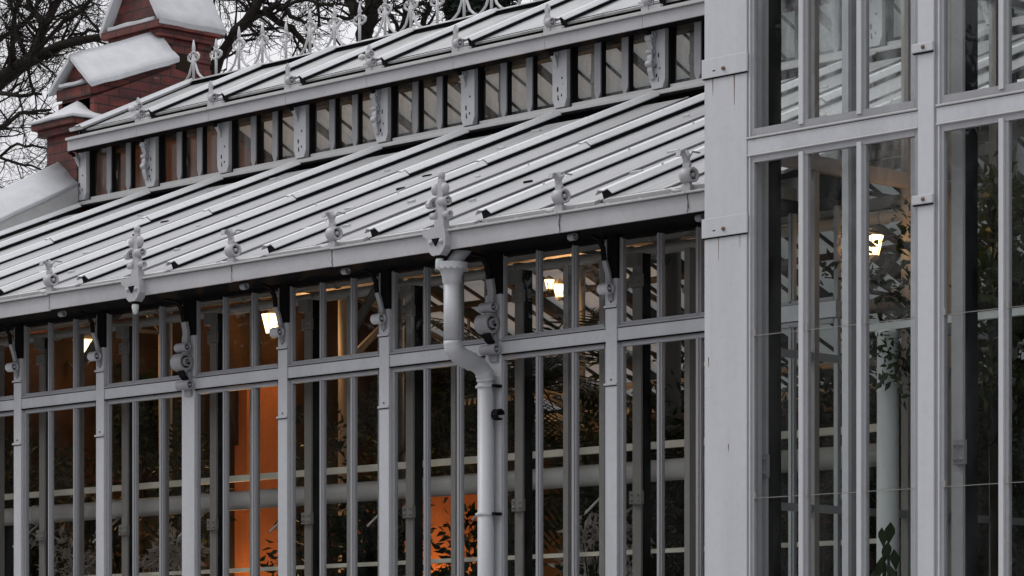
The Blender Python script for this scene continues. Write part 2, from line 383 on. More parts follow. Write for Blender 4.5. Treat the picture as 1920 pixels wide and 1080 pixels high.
b = MB(); b.box(2.05, 2.7, -.016, .03, 3.66, 3.748, 'paint'); b.build('transom_rail', GH)
# eaves gutter with sheet joints
b = MB()
for k in range(-9, 3):
    x0, x1 = max(k, XL), min(k + 1, 2.63)
    dz = random.uniform(-.004, .004); dy = random.uniform(-.003, .003)
    b.box(x0 + .0015, x1 - .0015, -.45 + dy, -.437 + dy, 4.257 + dz, 4.362 + dz, 'paint2')
    b.box(x0 + .0015, x1 - .0015, -.474 + dy, -.437 + dy, 4.364 + dz, 4.376 + dz, 'flash')
    if k > -9:   # the cracked joint and its drips
        zz = [4.364 - .0205 * q for q in range(6)]; xx = [x0 + random.uniform(-.006, .010) for _ in zz]
        for q in range(5):
            wq = random.uniform(.0015, .0045); b.add([(xx[q] - wq, -.4545, zz[q]), (xx[q] + wq, -.4545, zz[q]), (xx[q + 1] + wq, -.4545, zz[q + 1]), (xx[q + 1] - wq, -.4545, zz[q + 1])], [(0, 1, 2, 3)], 'dark' if random.random() < .6 else 'rust')
    b.box(x0, x1, -.437, -.245, 4.258, 4.27, 'dark'); b.box(x0, x1, -.255, -.243, 4.27, 4.40, 'flash')  # gutter underside coloured dark in place of its shade
    b.box(x0, x1, -.435, -.257, 4.272, 4.338, 'silt')
    b.box(x0, x1, -.42, -.395, 4.372, 4.392, 'flash')
    for q in range(4):     # gutter straps
        xx = x0 + (q + .5) * (x1 - x0) / 4; b.box(xx - .012, xx + .012, -.44, -.25, 4.378, 4.386, 'flash')
b.build('gutter', GH, bevel=.002)
def finial_small():     # rolled-leaf acroterion on the gutter edge
    b = MB(); b.box(-.032, .032, -.462, -.425, 4.372, 4.41, 'paint2'); b.box(-.022, .022, -.458, -.436, 4.41, 4.46, 'paint2')
    b.volute(-.03, .05, -.45, 4.462, .042, 'paint2')
    b.prism([(-.022, 4.47), (.016, 4.47), (.026, 4.52), (.014, 4.55), (.022, 4.575), (.0, 4.605), (-.02, 4.58), (-.012, 4.55), (-.026, 4.52)], -.462, -.444, 'paint2', 'y')
    b.ribbon([(-.452, 4.51), (-.465, 4.56), (-.49, 4.592), (-.515, 4.585), (-.52, 4.56)], -.02, .014, .010, 'paint2')
    b.ribbon([(-.447, 4.55), (-.41, 4.60), (-.35, 4.60)], -.006, .006, .008, 'bar')
    b.tube([(-.03, -.44, 4.385), (-.10, -.44, 4.39), (-.13, -.43, 4.40)], .012, 'paint2', 6)
    return b.mesh('gutter_finial')
def finial_big():
    b = MB(); z = 4.376
    b.box(-.06, .06, -.49, -.41, z - .002, z + .02, 'paint2'); b.box(-.04, .04, -.475, -.425, z + .02, z + .06, 'paint2')
    b.prism([(-.032, z + .05), (.032, z + .05), (.044, z + .10), (.026, z + .14), (.04, z + .17), (.022, z + .2), (.05, z + .235), (.045, z + .265), (.018, z + .285), (.012, z + .315), (-.012, z + .315), (-.018, z + .285), (-.045, z + .265), (-.05, z + .235), (-.022, z + .2), (-.04, z + .17), (-.026, z + .14), (-.044, z + .10)], -.468, -.436, 'paint2', 'y')
    b.lathe([(0, -.026), (.02, -.018), (.024, 0), (.02, .018), (0, .026)], (0, -.452, z + .33), 'paint2', 10)
    for sx in (-1, 1):
        b.lathe([(0, -.036), (.02, -.026), (.026, 0), (.02, .026), (0, .036)], (sx * .045, -.462, z + .245), 'paint2', 10)
        b.lathe([(0, -.03), (.02, -.03), (.024, .03), (.014, .03), (.010, .012), (0, .012)], (sx * .055, -.457, z + .09), 'paint2', 10, True, 'x')
    b.volute(-.005, .07, -.458, z + .172, .028, 'paint2'); b.volute(-.11, -.055, -.462, z + .160, .024, 'paint2')
    b.ribbon(arc(-.46, z + .155, .035, 20, 200, 6), -.08, -.055, .016, 'paint2')
    # the shaped hopper front over the gutter, with its mask
    b.prism([(-.115, z + .002), (.075, z + .002), (.085, z - .05), (.085, z - .10), (.06, z - .135), (.035, z - .155), (-.03, z - .155), (-.055, z - .135), (-.075, z - .09), (-.078, z - .05), (-.115, z - .03)], -.50, -.44, 'paint2', 'y')
    b.prism([(-.025, z - .055), (.035, z - .055), (.005, z - .10)], -.512, -.50, 'dark', 'y')
    for sx in (-1, 1): b.lathe([(0, -.014), (.013, -.010), (.016, 0)], (.005 + sx * .045, -.50, z - .075), 'paint2', 8, True, 'y')
    b.lathe([(.03, z - .155), (.034, z - .162), (.025, z - .172)], (.003, -.47, 0), 'dark', 10)
    b.lathe([(.022, z - .172), (.026, z - .19), (.022, z - .21), (.015, z - .235), (0, z - .242)], (.003, -.47, 0), 'white', 10)
    return b.mesh('gutter_finial')
fs, fb = finial_small(), finial_big()
for k in range(-8, 3): place(fb if k % 3 == 0 else fs, 'gutter_finial', GH, (k, 0, 0))
# lower roof: sheets and capped ribs
SL = Vector((0, 3.58, 1.45)).normalized(); NR = Vector((0, -SL.z, SL.y))
def rp(x, y, h): q = Vector((x, y, roofz(y))) + NR * h; return q
def slab(b, x0, x1, y0, y1, h0, h1, m):
    vs = [rp(x, y, h) for x in (x0, x1) for y in (y0, y1) for h in (h0, h1)]
    b.add(vs, [(0, 1, 3, 2), (4, 6, 7, 5), (0, 4, 5, 1), (2, 3, 7, 6), (0, 2, 6, 4), (1, 5, 7, 3)], m)
def roof_sheet(seed):
    R = random.Random(seed); b = MB()
    slab(b, .345, .80, -.40, 3.03, -.022, -.004, 'panel'); slab(b, .80, 1.262, -.42, 2.90, -.032, -.014, 'panel'); slab(b, .345, 1.26, 2.85, 3.27, -.11, -.07, 'dark')
    slab(b, .79, .806, -.41, 3.02, -.006, .002, 'flash')                      # the sheet joint
    slab(b, .335, 1.268, -.44, -.395, -.034, -.006, 'flash')
    for q in range(6):   # clips, twigs and slipped lap edges
        y = .15 + q * .52 + R.uniform(-.12, .12); x = R.choice((.52, .6, .68, .95, 1.08)) + R.uniform(-.05, .05)
        slab(b, x, x + R.uniform(.03, .1), y, y + R.uniform(.012, .03), -.006, R.uniform(.004, .014), 'dark' if R.random() < .6 else 'rib')
    return b.mesh('roof_sheet')
def roof_rib(seed):
    R = random.Random(seed); b = MB()
    slab(b, .262, .336, -.36, 3.19, -.07, .03, 'ribdark')
    j = R.uniform(.7, 2.4)
    for y0, y1, dh in ((-.385, j, 0), (j + .004, 3.2, .009)):
        for pr_ in (((.232, .024), (.262, .048)), ((.262, .048), (.300, .042)), ((.300, .042), (.336, .050)), ((.336, .050), (.366, .020))):
            (xa, ha), (xb, hb) = pr_
            vs = [rp(x, y, h + dh) for y in (y0, y1) for x, h in ((xa, ha), (xb, hb), (xb, hb - .006), (xa, ha - .006))]
            b.add(vs, [(0, 1, 5, 4), (1, 2, 6, 5), (2, 3, 7, 6), (3, 0, 4, 7), (0, 3, 2, 1), (4, 5, 6, 7)], 'rib')
    for q in range(5):
        y = q * .7 + R.uniform(0, .3); c = rp(.30, y, .044); b.lathe([(.007, c.z), (.007, c.z + .012), (0, c.z + .016)], (c.x, c.y, 0), 'flash', 6)
    return b.mesh('roof_rib')
rs = [roof_sheet(i) for i in range(3)]; rr = [roof_rib(i + 9) for i in range(3)]
for k in range(-9, 3):
    dz = random.uniform(-.006, .006)
    if k < 2: place(rs[k % 3], 'roof_sheet', GH, (k, 0, dz))
    place(rr[(k * 2 + 1) % 3], 'roof_rib', GH, (k, 0, dz * .5))
b = MB(); slab(b, 2.335, 2.66, -.40, 3.1, -.022, -.004, 'panel'); b.build('roof_sheet', GH)
b = MB(); slab(b, -9.0, -8.735, -.40, 3.1, -.01, .008, 'panel'); b.build('roof_sheet', GH)
# clerestory: foot, posts, windows, gutter
b = MB(); b.box(XL, 2.64, 3.20, 3.34, 5.916, 5.936, 'flash'); b.box(XL, 2.64, 3.215, 3.26, 5.936, 5.952, 'flash')
b.box(XL, 2.64, 3.28, 3.34, 5.6, 5.916, 'dark'); b.box(XL, 2.64, 3.262, 3.34, 5.936, 5.966, 'flash'); b.build('clerestory_sill', GH, bevel=.002)
def cpost(ornate):
    b = MB(); w = .15
    b.prism([(-w / 2, 6.03), (-w / 2 + .025, 5.97), (w / 2 - .025, 5.97), (w / 2, 6.03), (w / 2, 6.6), (-w / 2, 6.6)], 3.235, 3.33, 'paint', 'y')
    b.box(w / 2, w / 2 + .02, 3.27, 3.34, 5.966, 6.6, 'dark'); 
    R = random.Random(3 if ornate else 4)
    for q in range(5): # flaked paint
        x = R.uniform(-.03, .03); z = 6.0 + R.random() * .22; b.box(x, x + R.uniform(.006, .014), 3.231, 3.236, z, z + R.uniform(.01, .04), 'dark')
    return b.mesh('clerestory_post')
def cbracket(ornate):
    b = MB()
    if ornate:
        for z, r in ((6.15, .026), (6.235, .02), (6.335, .03)): b.volute(-.075, -.01, 3.205, z, r, 'paint')
        b.ribbon([(3.225, 6.04), (3.205, 6.10), (3.20, 6.19), (3.215, 6.26), (3.19, 6.31)], -.065, -.02, .014, 'paint')
    b.ribbon([(3.235, 6.27), (3.222, 6.31), (3.20, 6.345)], -.05, -.015, .014, 'paint'); b.ribbon([(3.20, 6.345), (3.17, 6.37), (3.13, 6.385)], -.05, -.01, .014, 'dark'); b.volute(-.05, .0, 3.205, 6.355, .022, 'paint')
    return b.mesh('scroll_bracket')
cpm = [cpost(0), cpost(1)]; cbm = [cbracket(0), cbracket(1)]
def cwindow():
    b = MB(); y = 3.30; z0, z1 = 5.966, 6.5
    b.box(.095, .925, y - .03, y + .02, z0, z0 + .025, 'flash'); b.box(.095, .925, y - .012, y + .02, z1 - .03, z1, 'bar')
    for c in (.36, .64): b.prism([(c - .032, z0 + .07), (c - .012, z0 + .025), (c + .012, z0 + .025), (c + .032, z0 + .07), (c + .032, z1), (c - .032, z1)], y - .03, y + .02, 'bar', 'y')
    for c in (.36, .64): b.box(c + .033, c + .042, y - .02, y + .02, z0 + .025, z1, 'dark')
    g = MB(); g.box(.09, .93, y + .022, y + .026, z0, z1, 'dirty')
    return b.mesh('clerestory_window'), g.mesh('pane')
cw, cg = cwindow()
ib = MB(); ib.box(.10, .17, 3.47, 3.49, 5.8, 6.45, 'inner'); ib.box(.105, .171, 3.49, 3.54, 5.8, 6.45, 'dark'); ib.box(.11, .22, 3.45, 3.47, 6.16, 6.23, 'bar'); ibm2 = ib.mesh('inner_post')
for k in range(-9, 3):
    X = k + .3; main = k % 3 == 1
    o = place(cpm[main], 'clerestory_post', GH, (X, 0, 0), .003); place(cbm[main], 'scroll_bracket', o); place(ibm2, 'inner_post', o)
    if k < 2: o = place(cw, 'clerestory_window', GH, (X, 0, 0)); place(cg, 'pane', o)
b = MB()
for k in range(-9, 3):
    x0, x1 = max(k + .3 - .02, -8.75), min(k + 1.28, 2.63)
    if x1 <= x0: continue
    b.box(x0 + .001, x1 - .001, 3.10, 3.112, 6.388, 6.478, 'paint2'); b.box(x0 + .001, x1 - .001, 3.075, 3.14, 6.478, 6.502, 'flash')
    b.box(x0, x1, 3.112, 3.24, 6.39, 6.40, 'dark'); b.box(x0, x1, 3.14, 3.17, 6.46, 6.494, 'silt'); b.box(x0, x1, 3.17, 3.20, 6.48, 6.535, 'silt')
    b.box(x0, x1, 3.23, 3.345, 6.47, 6.6, 'dark')
b.build('upper_gutter', GH, bevel=.002)
def ufinial(ornate):
    b = MB(); z = 6.50
    b.box(-.035, .035, 3.09, 3.13, z - .005, z + .04, 'paint2'); b.volute(.0, .055, 3.10, z + .075, .036, 'paint2')
    b.prism([(-.028, z + .04), (.022, z + .04), (.03, z + .10), (.014, z + .15), (.024, z + .18), (0, z + .22), (-.024, z + .18), (-.014, z + .145), (-.034, z + .10)], 3.09, 3.11, 'paint2', 'y')
    b.box(.02, .15, 3.095, 3.125, z, z + .035, 'flash')
    if ornate:
        b.volute(-.01, .04, 3.09, z + .14, .03, 'paint2'); b.lathe([(0, -.03), (.022, -.022), (.026, 0), (.022, .022), (0, .03)], (-.075, 3.09, z + .13), 'iron', 10, True, 'x')
        b.box(-.055, .045, 3.085, 3.12, z + .04, z + .075, 'paint2')
    return b.mesh('gutter_finial')
uf = [ufinial(0), ufinial(1)]
for k in range(-8, 3): place(uf[k % 3 == 1], 'gutter_finial', GH, (k + .31, 0, 0))
# upper roof
SLU = Vector((0, 1.226, .57)).normalized(); NU = Vector((0, -SLU.z, SLU.y))
def ru(x, y, h): return Vector((x, y, uroofz(y))) + NU * h
def uslab(b, x0, x1, y0, y1, h0, h1, m):
    vs = [ru(x, y, h) for x in (x0, x1) for y in (y0, y1) for h in (h0, h1)]
    b.add(vs, [(0, 1, 3, 2), (4, 6, 7, 5), (0, 4, 5, 1), (2, 3, 7, 6), (0, 2, 6, 4), (1, 5, 7, 3)], m)
b = MB(); uslab(b, .02, .97, 3.19, 4.36, -.03, -.012, 'panelup'); um = b.mesh('roof_sheet')
b = MB(); uslab(b, -.02, .02, 3.17, 4.36, -.05, .03, 'ribdark')
for (xa, ha), (xb, hb) in (((-.06, .022), (-.035, .046)), ((-.035, .046), (0, .040)), ((0, .040), (.03, .048)), ((.03, .048), (.052, .022))):
    vs = [ru(x, y, h) for y in (3.14, 4.39) for x, h in ((xa, ha), (xb, hb), (xb, hb - .006), (xa, ha - .006))]
    b.add(vs, [(0, 1, 5, 4), (1, 2, 6, 5), (2, 3, 7, 6), (3, 0, 4, 7), (0, 3, 2, 1), (4, 5, 6, 7)], 'rib')
urm = b.mesh('roof_rib')
for k in range(-9, 3):
    place(urm, 'roof_rib', GH, (k + .4, 0, 0))
    if k < 2: place(um, 'roof_sheet', GH, (k + .4, 0, 0))
b = MB(); uslab(b, 2.42, 2.63, 3.19, 4.36, -.03, -.012, 'panelup'); b.build('roof_sheet', GH)
b = MB(); uslab(b, -8.75, -8.57, 3.15, 4.36, .0, .03, 'rib'); b.build('roof_edge', GH)
b = MB(); b.box(-8.75, 2.63, 4.36, 4.40, 7.12, 7.165, 'dark'); b.prism([(4.34, 7.155), (4.376, 7.175), (4.412, 7.155), (4.41, 7.15), (4.376, 7.168), (4.342, 7.15)], -8.75, 2.63, 'flash'); b.build('ridge_cap', GH)
# iron cresting along the ridge
def crest(h, wide, leg):
    b = MB(); z = 7.165; y = 4.376
    b.tube([(0, y, z), (0, y, z + h * .72)], .0125, 'iron', 8); b.lathe([(0, z + h * .66), (.024, z + h * .68), (.024, z + h * .70), (.009, z + h * .73), (.018, z + h * .76), (.014, z + h * .86), (.004, z + h), (0, z + h)], (0, y, 0), 'iron', 8)
    b.box(-.05, .05, y - .006, y + .006, z + h * .665, z + h * .685, 'iron')
    for sx in (-1, 1):
        if leg:
            q = [(sx * wide, y, z), (sx * wide * .72, y, z + .02), (sx * wide * .42, y, z + .06), (sx * wide * .22, y, z + .13), (sx * wide * .12, y, z + h * .45), (sx * wide * .14, y, z + h * .56)]
            b.tube(q, [.011, .012, .012, .011, .010, .008], 'iron', 6)
        q = [(sx * .012, y, z + h * .48), (sx * .035, y, z + h * .47), (sx * .072, y, z + h * .53), (sx * .078, y, z + h * .61), (sx * .055, y, z + h * .66), (sx * .034, y, z + h * .62), (sx * .046, y, z + h * .575)]
        b.tube(q, [.010, .012, .012, .011, .010, .009, .008], 'iron', 6)
    return b.mesh('ridge_cresting')
cm_ = [crest(.37, .15, 1), crest(.33, .16, 0), crest(.39, .16, 1)]
x = -8.55; i = 0
while x < 2.5:
    place(cm_[i % 3], 'ridge_cresting', GH, (x, 0, 0)); x += .3265; i += 1
# roof back slopes, rafters, rear wall
def back(b, x0, x1, ya, za, yb, zb, th, m):
    b.prism([(ya, za), (yb, zb), (yb, zb - th), (ya, za - th)], x0, x1, m)
b1, b2 = MB(), MB()
back(b1, .02, 1.0, YRID, 7.13, 5.55, 6.57, .014, 'rearpanel'); um = b1.mesh('roof_sheet')
back(b2, .02, 1.0, 5.48, 5.88, 9.13, 4.43, .014, 'rearpanel'); lm = b2.mesh('roof_sheet')
r1 = MB(); back(r1, -.025, .025, YRID, 7.12, 5.55, 6.56, .06, 'rafter'); back(r1, -.035, .035, 5.45, 5.87, 9.0, 4.46, .10, 'rafter'); back(r1, -.03, .03, 0.1, 4.58, 3.3, 5.84, .09, 'rafter'); back(r1, -.025, .025, 3.3, 6.62, YRID, 7.11, .05, 'rafter')
for yy in (.33, .67): back(r1, yy - .008, yy + .008, YRID, 7.115, 5.5, 6.57, .022, 'rafter'); back(r1, yy - .010, yy + .010, 5.48, 5.865, 9.0, 4.465, .03, 'rafter'); back(r1, yy - .008, yy + .008, 3.3, 6.61, YRID, 7.11, .022, 'rafter')
rm_ = r1.mesh('rafter')
for k in range(-9, 3):
    if k < 2:
        place(um, 'roof_sheet', GH, (k + .3, 0, 0)); place(lm, 'roof_sheet', GH, (k + .3, 0, 0))
    if k < 2: place(rm_, 'rafter', GH, (k + .3, 0, 0))
b = MB()
for yy, z in ((3.42, 5.80), (5.45, 5.80), (3.42, 6.46), (5.45, 6.46)): b.box(XL, 2.6, yy - .05, yy + .05, z - .07, z + .07, 'rafter')
b.box(XL, 2.6, 5.43, 5.47, 5.8, 5.92, 'dark'); b.box(XL, 2.6, 5.43, 5.47, 6.4, 6.6, 'dark')
for k in range(-9, 3): b.box(k + .25, k + .35, 5.43, 5.47, 5.92, 6.4, 'paint')
for z, yy in ((5.0, 7.55), (5.35, 6.7)): b.tube([(XL, yy, z - .12), (2.6, yy, z - .12)], .03, 'rafter', 8)
for yy, z, r_, m_ in ((1.7, 4.82, .035, 'pipe'), (2.55, 5.08, .03, 'inner'), (6.6, 4.78, .04, 'pipe'), (7.6, 4.45, .03, 'pipe'), (5.3, 5.3, .035, 'inner')): b.tube([(-3.4 if yy < 3 else XL, yy, z), (2.6, yy, z)], r_, m_, 8)
for k in range(-9, 2):
    for f_ in (.13, .63):
        b.box(k + f_, k + f_ + .03, 5.62, 5.66, 4.5, 5.8, 'inner')
b.build('purlin', GH)
g = MB(); g.box(XL, 2.6, 5.455, 5.46, 5.9, 6.5, 'dirty'); g.build('rear_clerestory_glass', GH)
b = MB(); b.box(XL, XR, YB, YB + .2, 0, 4.44, 'darkwall'); b.box(XL, XR, YB - .05, YB - .01, 4.28, 4.40, 'rail'); b.build('rear_wall', GH)
tr = MB(); tr.tube([(0, .3, 4.32), (0, 3.4, 5.3)], .028, 'inner', 8); tr.tube([(0, 3.4, 5.3), (0, 5.45, 5.3), (0, 8.7, 4.3)], .028, 'inner', 8); tr.tube([(0, 3.4, 0), (0, 3.4, 5.75)], .06, 'inner', 12); tr.tube([(0, 5.45, 0), (0, 5.45, 5.75)], .06, 'inner', 12)
tr.tube([(0, 3.4, 4.7), (-.0, 2.6, 5.45)], .025, 'inner', 8); tr.tube([(0, 5.45, 4.6), (0, 6.4, 5.4)], .035, 'inner', 8)
tr.tube([(0, .3, 4.45), (0, 1.9, 4.72), (0, 3.4, 4.72)], .018, 'inner', 6); tr.tube([(0, 1.9, 4.72), (0, 1.9, 5.28)], .014, 'inner', 6); tr.tube([(0, 5.45, 4.72), (0, 7.0, 4.72), (0, 8.7, 4.45)], .018, 'inner', 6); tr.tube([(0, 7.0, 4.72), (0, 7.0, 5.2)], .014, 'inner', 6)
tr.tube([(0, .3, 3.95), (0, .55, 4.3), (0, 1.1, 4.75)], .03, 'inner', 8)
trm = tr.mesh('roof_truss')
for k in (-8, -5, -2, 1): place(trm, 'roof_truss', GH, (k + .3, 0, 0))
b = MB(); b.box(XL, XR, .31, YB - .01, 0, .06, 'soil'); b.build('floor', GH)
for z, h in ((3.089, .042), (2.455, .026)):
    b = MB(); b.box(-8.7, 2.6, .46, .5, z - h / 2, z + h / 2, 'rail')
    b.build('inner_rail', GH)
# downpipe
dp = MB(); dp.tube([(0.0, -.085, 0), (.0, -.085, 3.50)], .051, 'column', 20)
dpo = dp.build('downpipe', GH, (-.0, 0, 0))
e = MB(); path = []
P0, P1, P2, P3 = Vector((.02, -.385, 3.72)), Vector((.02, -.385, 3.57)), Vector((0, -.085, 3.66)), Vector((0, -.085, 3.49))
for i in range(25):
    t_ = i / 24; path.append(P0 * (1 - t_) ** 3 + P1 * 3 * t_ * (1 - t_) ** 2 + P2 * 3 * t_ ** 2 * (1 - t_) + P3 * t_ ** 3)
e.tube(path, [.052 + (.007 if i % 2 == 1 and (2 < i < 15 or i > 19) else 0) for i in range(25)], 'column', 20); e.build('elbow', dpo)
e = MB(); e.tube([(.02, -.385, 3.72), (.02, -.385, 4.06)], .050, 'column', 20); e.build('upper_pipe', dpo)
e = MB(); e.lathe([(.050, 4.05), (.052, 4.06), (.057, 4.065), (.060, 4.10), (.072, 4.135), (.086, 4.15)], (.02, -.385, 0), 'column', 24)
vs = []; n = 48
for zz in (0, 1):
    for k in range(n): a = 2 * pi * k / n; vs.append((.02 + .100 * cos(a), -.385 + .100 * sin(a), 4.185 if zz else 4.152 - (.012 * abs(sin(k * pi / 3)))))
e.add(vs, [(k, (k + 1) % n, (k + 1) % n + n, k + n) for k in range(n)] + [tuple(range(n, 2 * n))], 'column', False)
e.lathe([(.086, 4.15), (.100, 4.152)], (.02, -.385, 0), 'column', 24); e.tube([(.02, -.37, 4.18), (.04, -.34, 4.24), (.06, -.30, 4.29)], .045, 'column', 14); e.build('hopper', dpo)
cl = MB(); cl.lathe([(.052, 0), (.057, .002), (.057, .020), (.052, .022)], (0, -.085, 0), 'paint', 20); cl.lathe([(0, 0), (.012, .004), (.012, .018), (0, .022)], (-.066, -.095, 0), 'paint', 8); cl.box(.05, .085, -.09, -.03, .002, .02, 'dark'); clm = cl.mesh('pipe_clip')
for z in (3.455, 2.68, 1.6, .8): place(clm, 'pipe_clip', dpo, (0, 0, z))
e = MB(); e.ribbon(arc(-.075, 3.29, .03, 0, 300, 8), .07, .12, .012, 'dark'); e.build('cable_hook', dpo)

# ------------------------------------------------------------------ pipes inside, close to the glass
def hpipe(name, y, z, r, m, label):
    b = MB(); b.tube([(-8.7, y, z), (2.6, y, z)], r, m, 16)
    for k in range(-8, 3): b.lathe([(r, k + .4), (r + .009, k + .402), (r + .009, k + .43), (r, k + .432)], (0, y, z), m, 16, True, 'x')
    o = b.build(name); h = MB()
    for k in range(-8, 3): h.tube([(k + .45, y, z - r), (k + .45, .32, z - .25)], .008, m, 6)
    if y < .6 and z < 4: h.build('pipe_bracket', o)
    return tag(o, label, 'pipe')
hpipe('heating_pipe', .56, 2.945, .066, 'pipe', 'thick pale heating pipe running the whole length behind the long lower windows')
hpipe('heating_pipe', .75, 4.315, .034, 'pipe', 'thin pale pipe just under the eaves, the lower of two behind the transom lights')
hpipe('heating_pipe', .95, 4.44, .034, 'pipe', 'thin pale pipe just under the eaves, the upper of two behind the transom lights')
hpipe('heating_pipe', 8.45, 4.22, .07, 'duct', 'dark duct under the eaves of the rear roof slope seen through the windows')

# ------------------------------------------------------------------ brick gable wall at the left end
BW = empty('brick_gable_wall', (-9.05, 0, 0)); tag(BW, 'red brick gable end wall with snow-covered stepped copings at the left of the glasshouse', 'wall')
def bwp(b, name, bevel=0): o = b.build(name, BW, (9.05, 0, 0), bevel); return o
X0, X1 = -9.30, -8.76
b = MB(); b.prism([(-.1, 0), (8.9, 0), (8.9, 4.3), (5.5, 5.95), (5.5, 6.75), (5.35, 7.0), (4.9, 7.2), (4.3, 7.3), (3.42, 6.92), (3.42, 5.95), (-.1, 4.35)], X0, X1, 'brick'); bwp(b, 'wall')
def gablebox(b, xc, hw, y0, y1, z, rise, m, zy=0, ov=0, th=.05):   # saddleback cap: ridge along Y, rising by zy
    prof = [(-hw, 0), (-hw, th * .6), (-hw * .35, rise * .72), (-.0, rise), (hw * .35, rise * .72), (hw, th * .6), (hw, 0)]
    n = len(prof); vs = [(xc + u, y0, z + v) for u, v in prof] + [(xc + u, y1, z + v + zy) for u, v in prof]
    b.add(vs, [(i, (i + 1) % n, (i + 1) % n + n, i + n) for i in range(n)], m, False); b.add(vs, [tuple(range(n))[::-1], tuple(range(n, 2 * n))], m)
# raking coping along the lower roof
b = MB(); sl = .5; gablebox(b, -9.03, .31, .5, 3.22, 6.10 - sl * 2.72, .24, 'snow', sl * 2.72); lumpy(bwp(b, 'snow_coping'), 7, .012)
b = MB(); b.prism([(.5, 6.10 - sl * 2.72), (3.22, 6.10), (3.22, 5.80), (.5, 5.80 - sl * 2.72)], -8.80, -8.725, 'flash'); bwp(b, 'flashing')
# small pinnacle
b = MB(); b.box(-9.20, -8.74, 3.22, 3.60, 5.6, 6.58, 'brick'); b.box(-9.26, -8.70, 3.16, 3.64, 6.58, 6.64, 'brick'); b.box(-9.30, -8.67, 3.12, 3.68, 6.64, 6.70, 'brick'); o = bwp(b, 'pinnacle', .006)
b = MB(); c = Vector((-8.98, 3.40, 6.91)); base = [(-9.34, 3.10, 6.70), (-8.64, 3.10, 6.70), (-8.64, 3.70, 6.70), (-9.34, 3.70, 6.70)]
mid = [((x * .5 + c.x * .5), (y * .5 + c.y * .5), 6.775 + .03) for x, y, z in base]; up = [(x, y, 6.72) for x, y, z in base]
b.add(base + up + mid + [tuple(c)], [(0, 1, 5, 4), (1, 2, 6, 5), (2, 3, 7, 6), (3, 0, 4, 7), (4, 5, 9, 8), (5, 6, 10, 9), (6, 7, 11, 10), (7, 4, 8, 11), (8, 9, 12), (9, 10, 12), (10, 11, 12), (11, 8, 12), (3, 2, 1, 0)], 'snow'); lumpy(bwp(b, 'snow_cap'), 3, .012)
# raking shoulder between pinnacle and tower
b = MB(); z0 = 7.04; r_ = .36
b.prism([(3.42, 6.5), (4.35, 6.7), (4.35, z0 + r_), (3.42, z0)], -9.24, -8.82, 'brick')
b.prism([(3.40, z0 - .10), (4.35, z0 + r_ - .10), (4.35, z0 + r_), (3.40, z0)], -9.30, -8.79, 'brick')
b.prism([(-9.27, z0), (-8.82, z0), (-9.045, z0 + .25)], 3.44, 3.60, 'brick', 'y'); bwp(b, 'shoulder', .004)
b = MB()
for sgn in (-1, 1):
    vs = [(-9.045, 3.36, z0 + .29), (-9.045 + sgn * .33, 3.36, z0 - .005), (-9.045 + sgn * .33, 4.34, z0 + r_ - .005), (-9.045, 4.34, z0 + .29 + r_)]
    vs += [(x, y, z - .045) for x, y, z in vs]
    b.add(vs, [(0, 1, 2, 3), (7, 6, 5, 4), (0, 4, 5, 1), (1, 5, 6, 2), (2, 6, 7, 3), (3, 7, 4, 0)], 'snow')
b.box(-9.22, -8.87, 3.37, 3.44, z0 + .015, z0 + .04, 'snow'); lumpy(bwp(b, 'snow_roof'), 6, .009)
# tower on the ridge
b = MB(); b.box(-9.62, -8.97, 4.32, 4.90, 6.4, 7.62, 'brick'); b.box(-9.70, -8.92, 4.27, 4.95, 7.62, 7.69, 'brick'); b.box(-9.76, -8.88, 4.23, 5.0, 7.69, 7.76, 'brick')
b.prism([(-9.74, 7.76), (-8.92, 7.76), (-9.33, 8.42)], 4.33, 4.92, 'brick', 'y')
for z in (7.2, 7.32, 7.44, 7.56): b.box(-8.975, -8.955, 4.32, 4.48, z, z + .07, 'brick'); b.box(-8.975, -8.955, 4.74, 4.90, z, z + .07, 'brick')
b.box(-8.971, -8.963, 4.50, 4.72, 7.0, 7.50, 'darkwall'); bwp(b, 'tower', .006)
b = MB()
for sgn in (-1, 1):
    vs = [(-9.33, 4.24, 8.50), (-9.33 + sgn * .47, 4.24, 7.765), (-9.33 + sgn * .47, 5.0, 7.765), (-9.33, 5.0, 8.50)]; vs += [(x - sgn * .02, y, z - .05) for x, y, z in vs]
    b.add(vs, [(0, 1, 2, 3), (7, 6, 5, 4), (0, 4, 5, 1), (1, 5, 6, 2), (2, 6, 7, 3), (3, 7, 4, 0)], 'snow')
b.box(-9.68, -8.98, 4.25, 4.33, 7.765, 7.80, 'snow'); lumpy(bwp(b, 'snow_roof'), 6, .009)
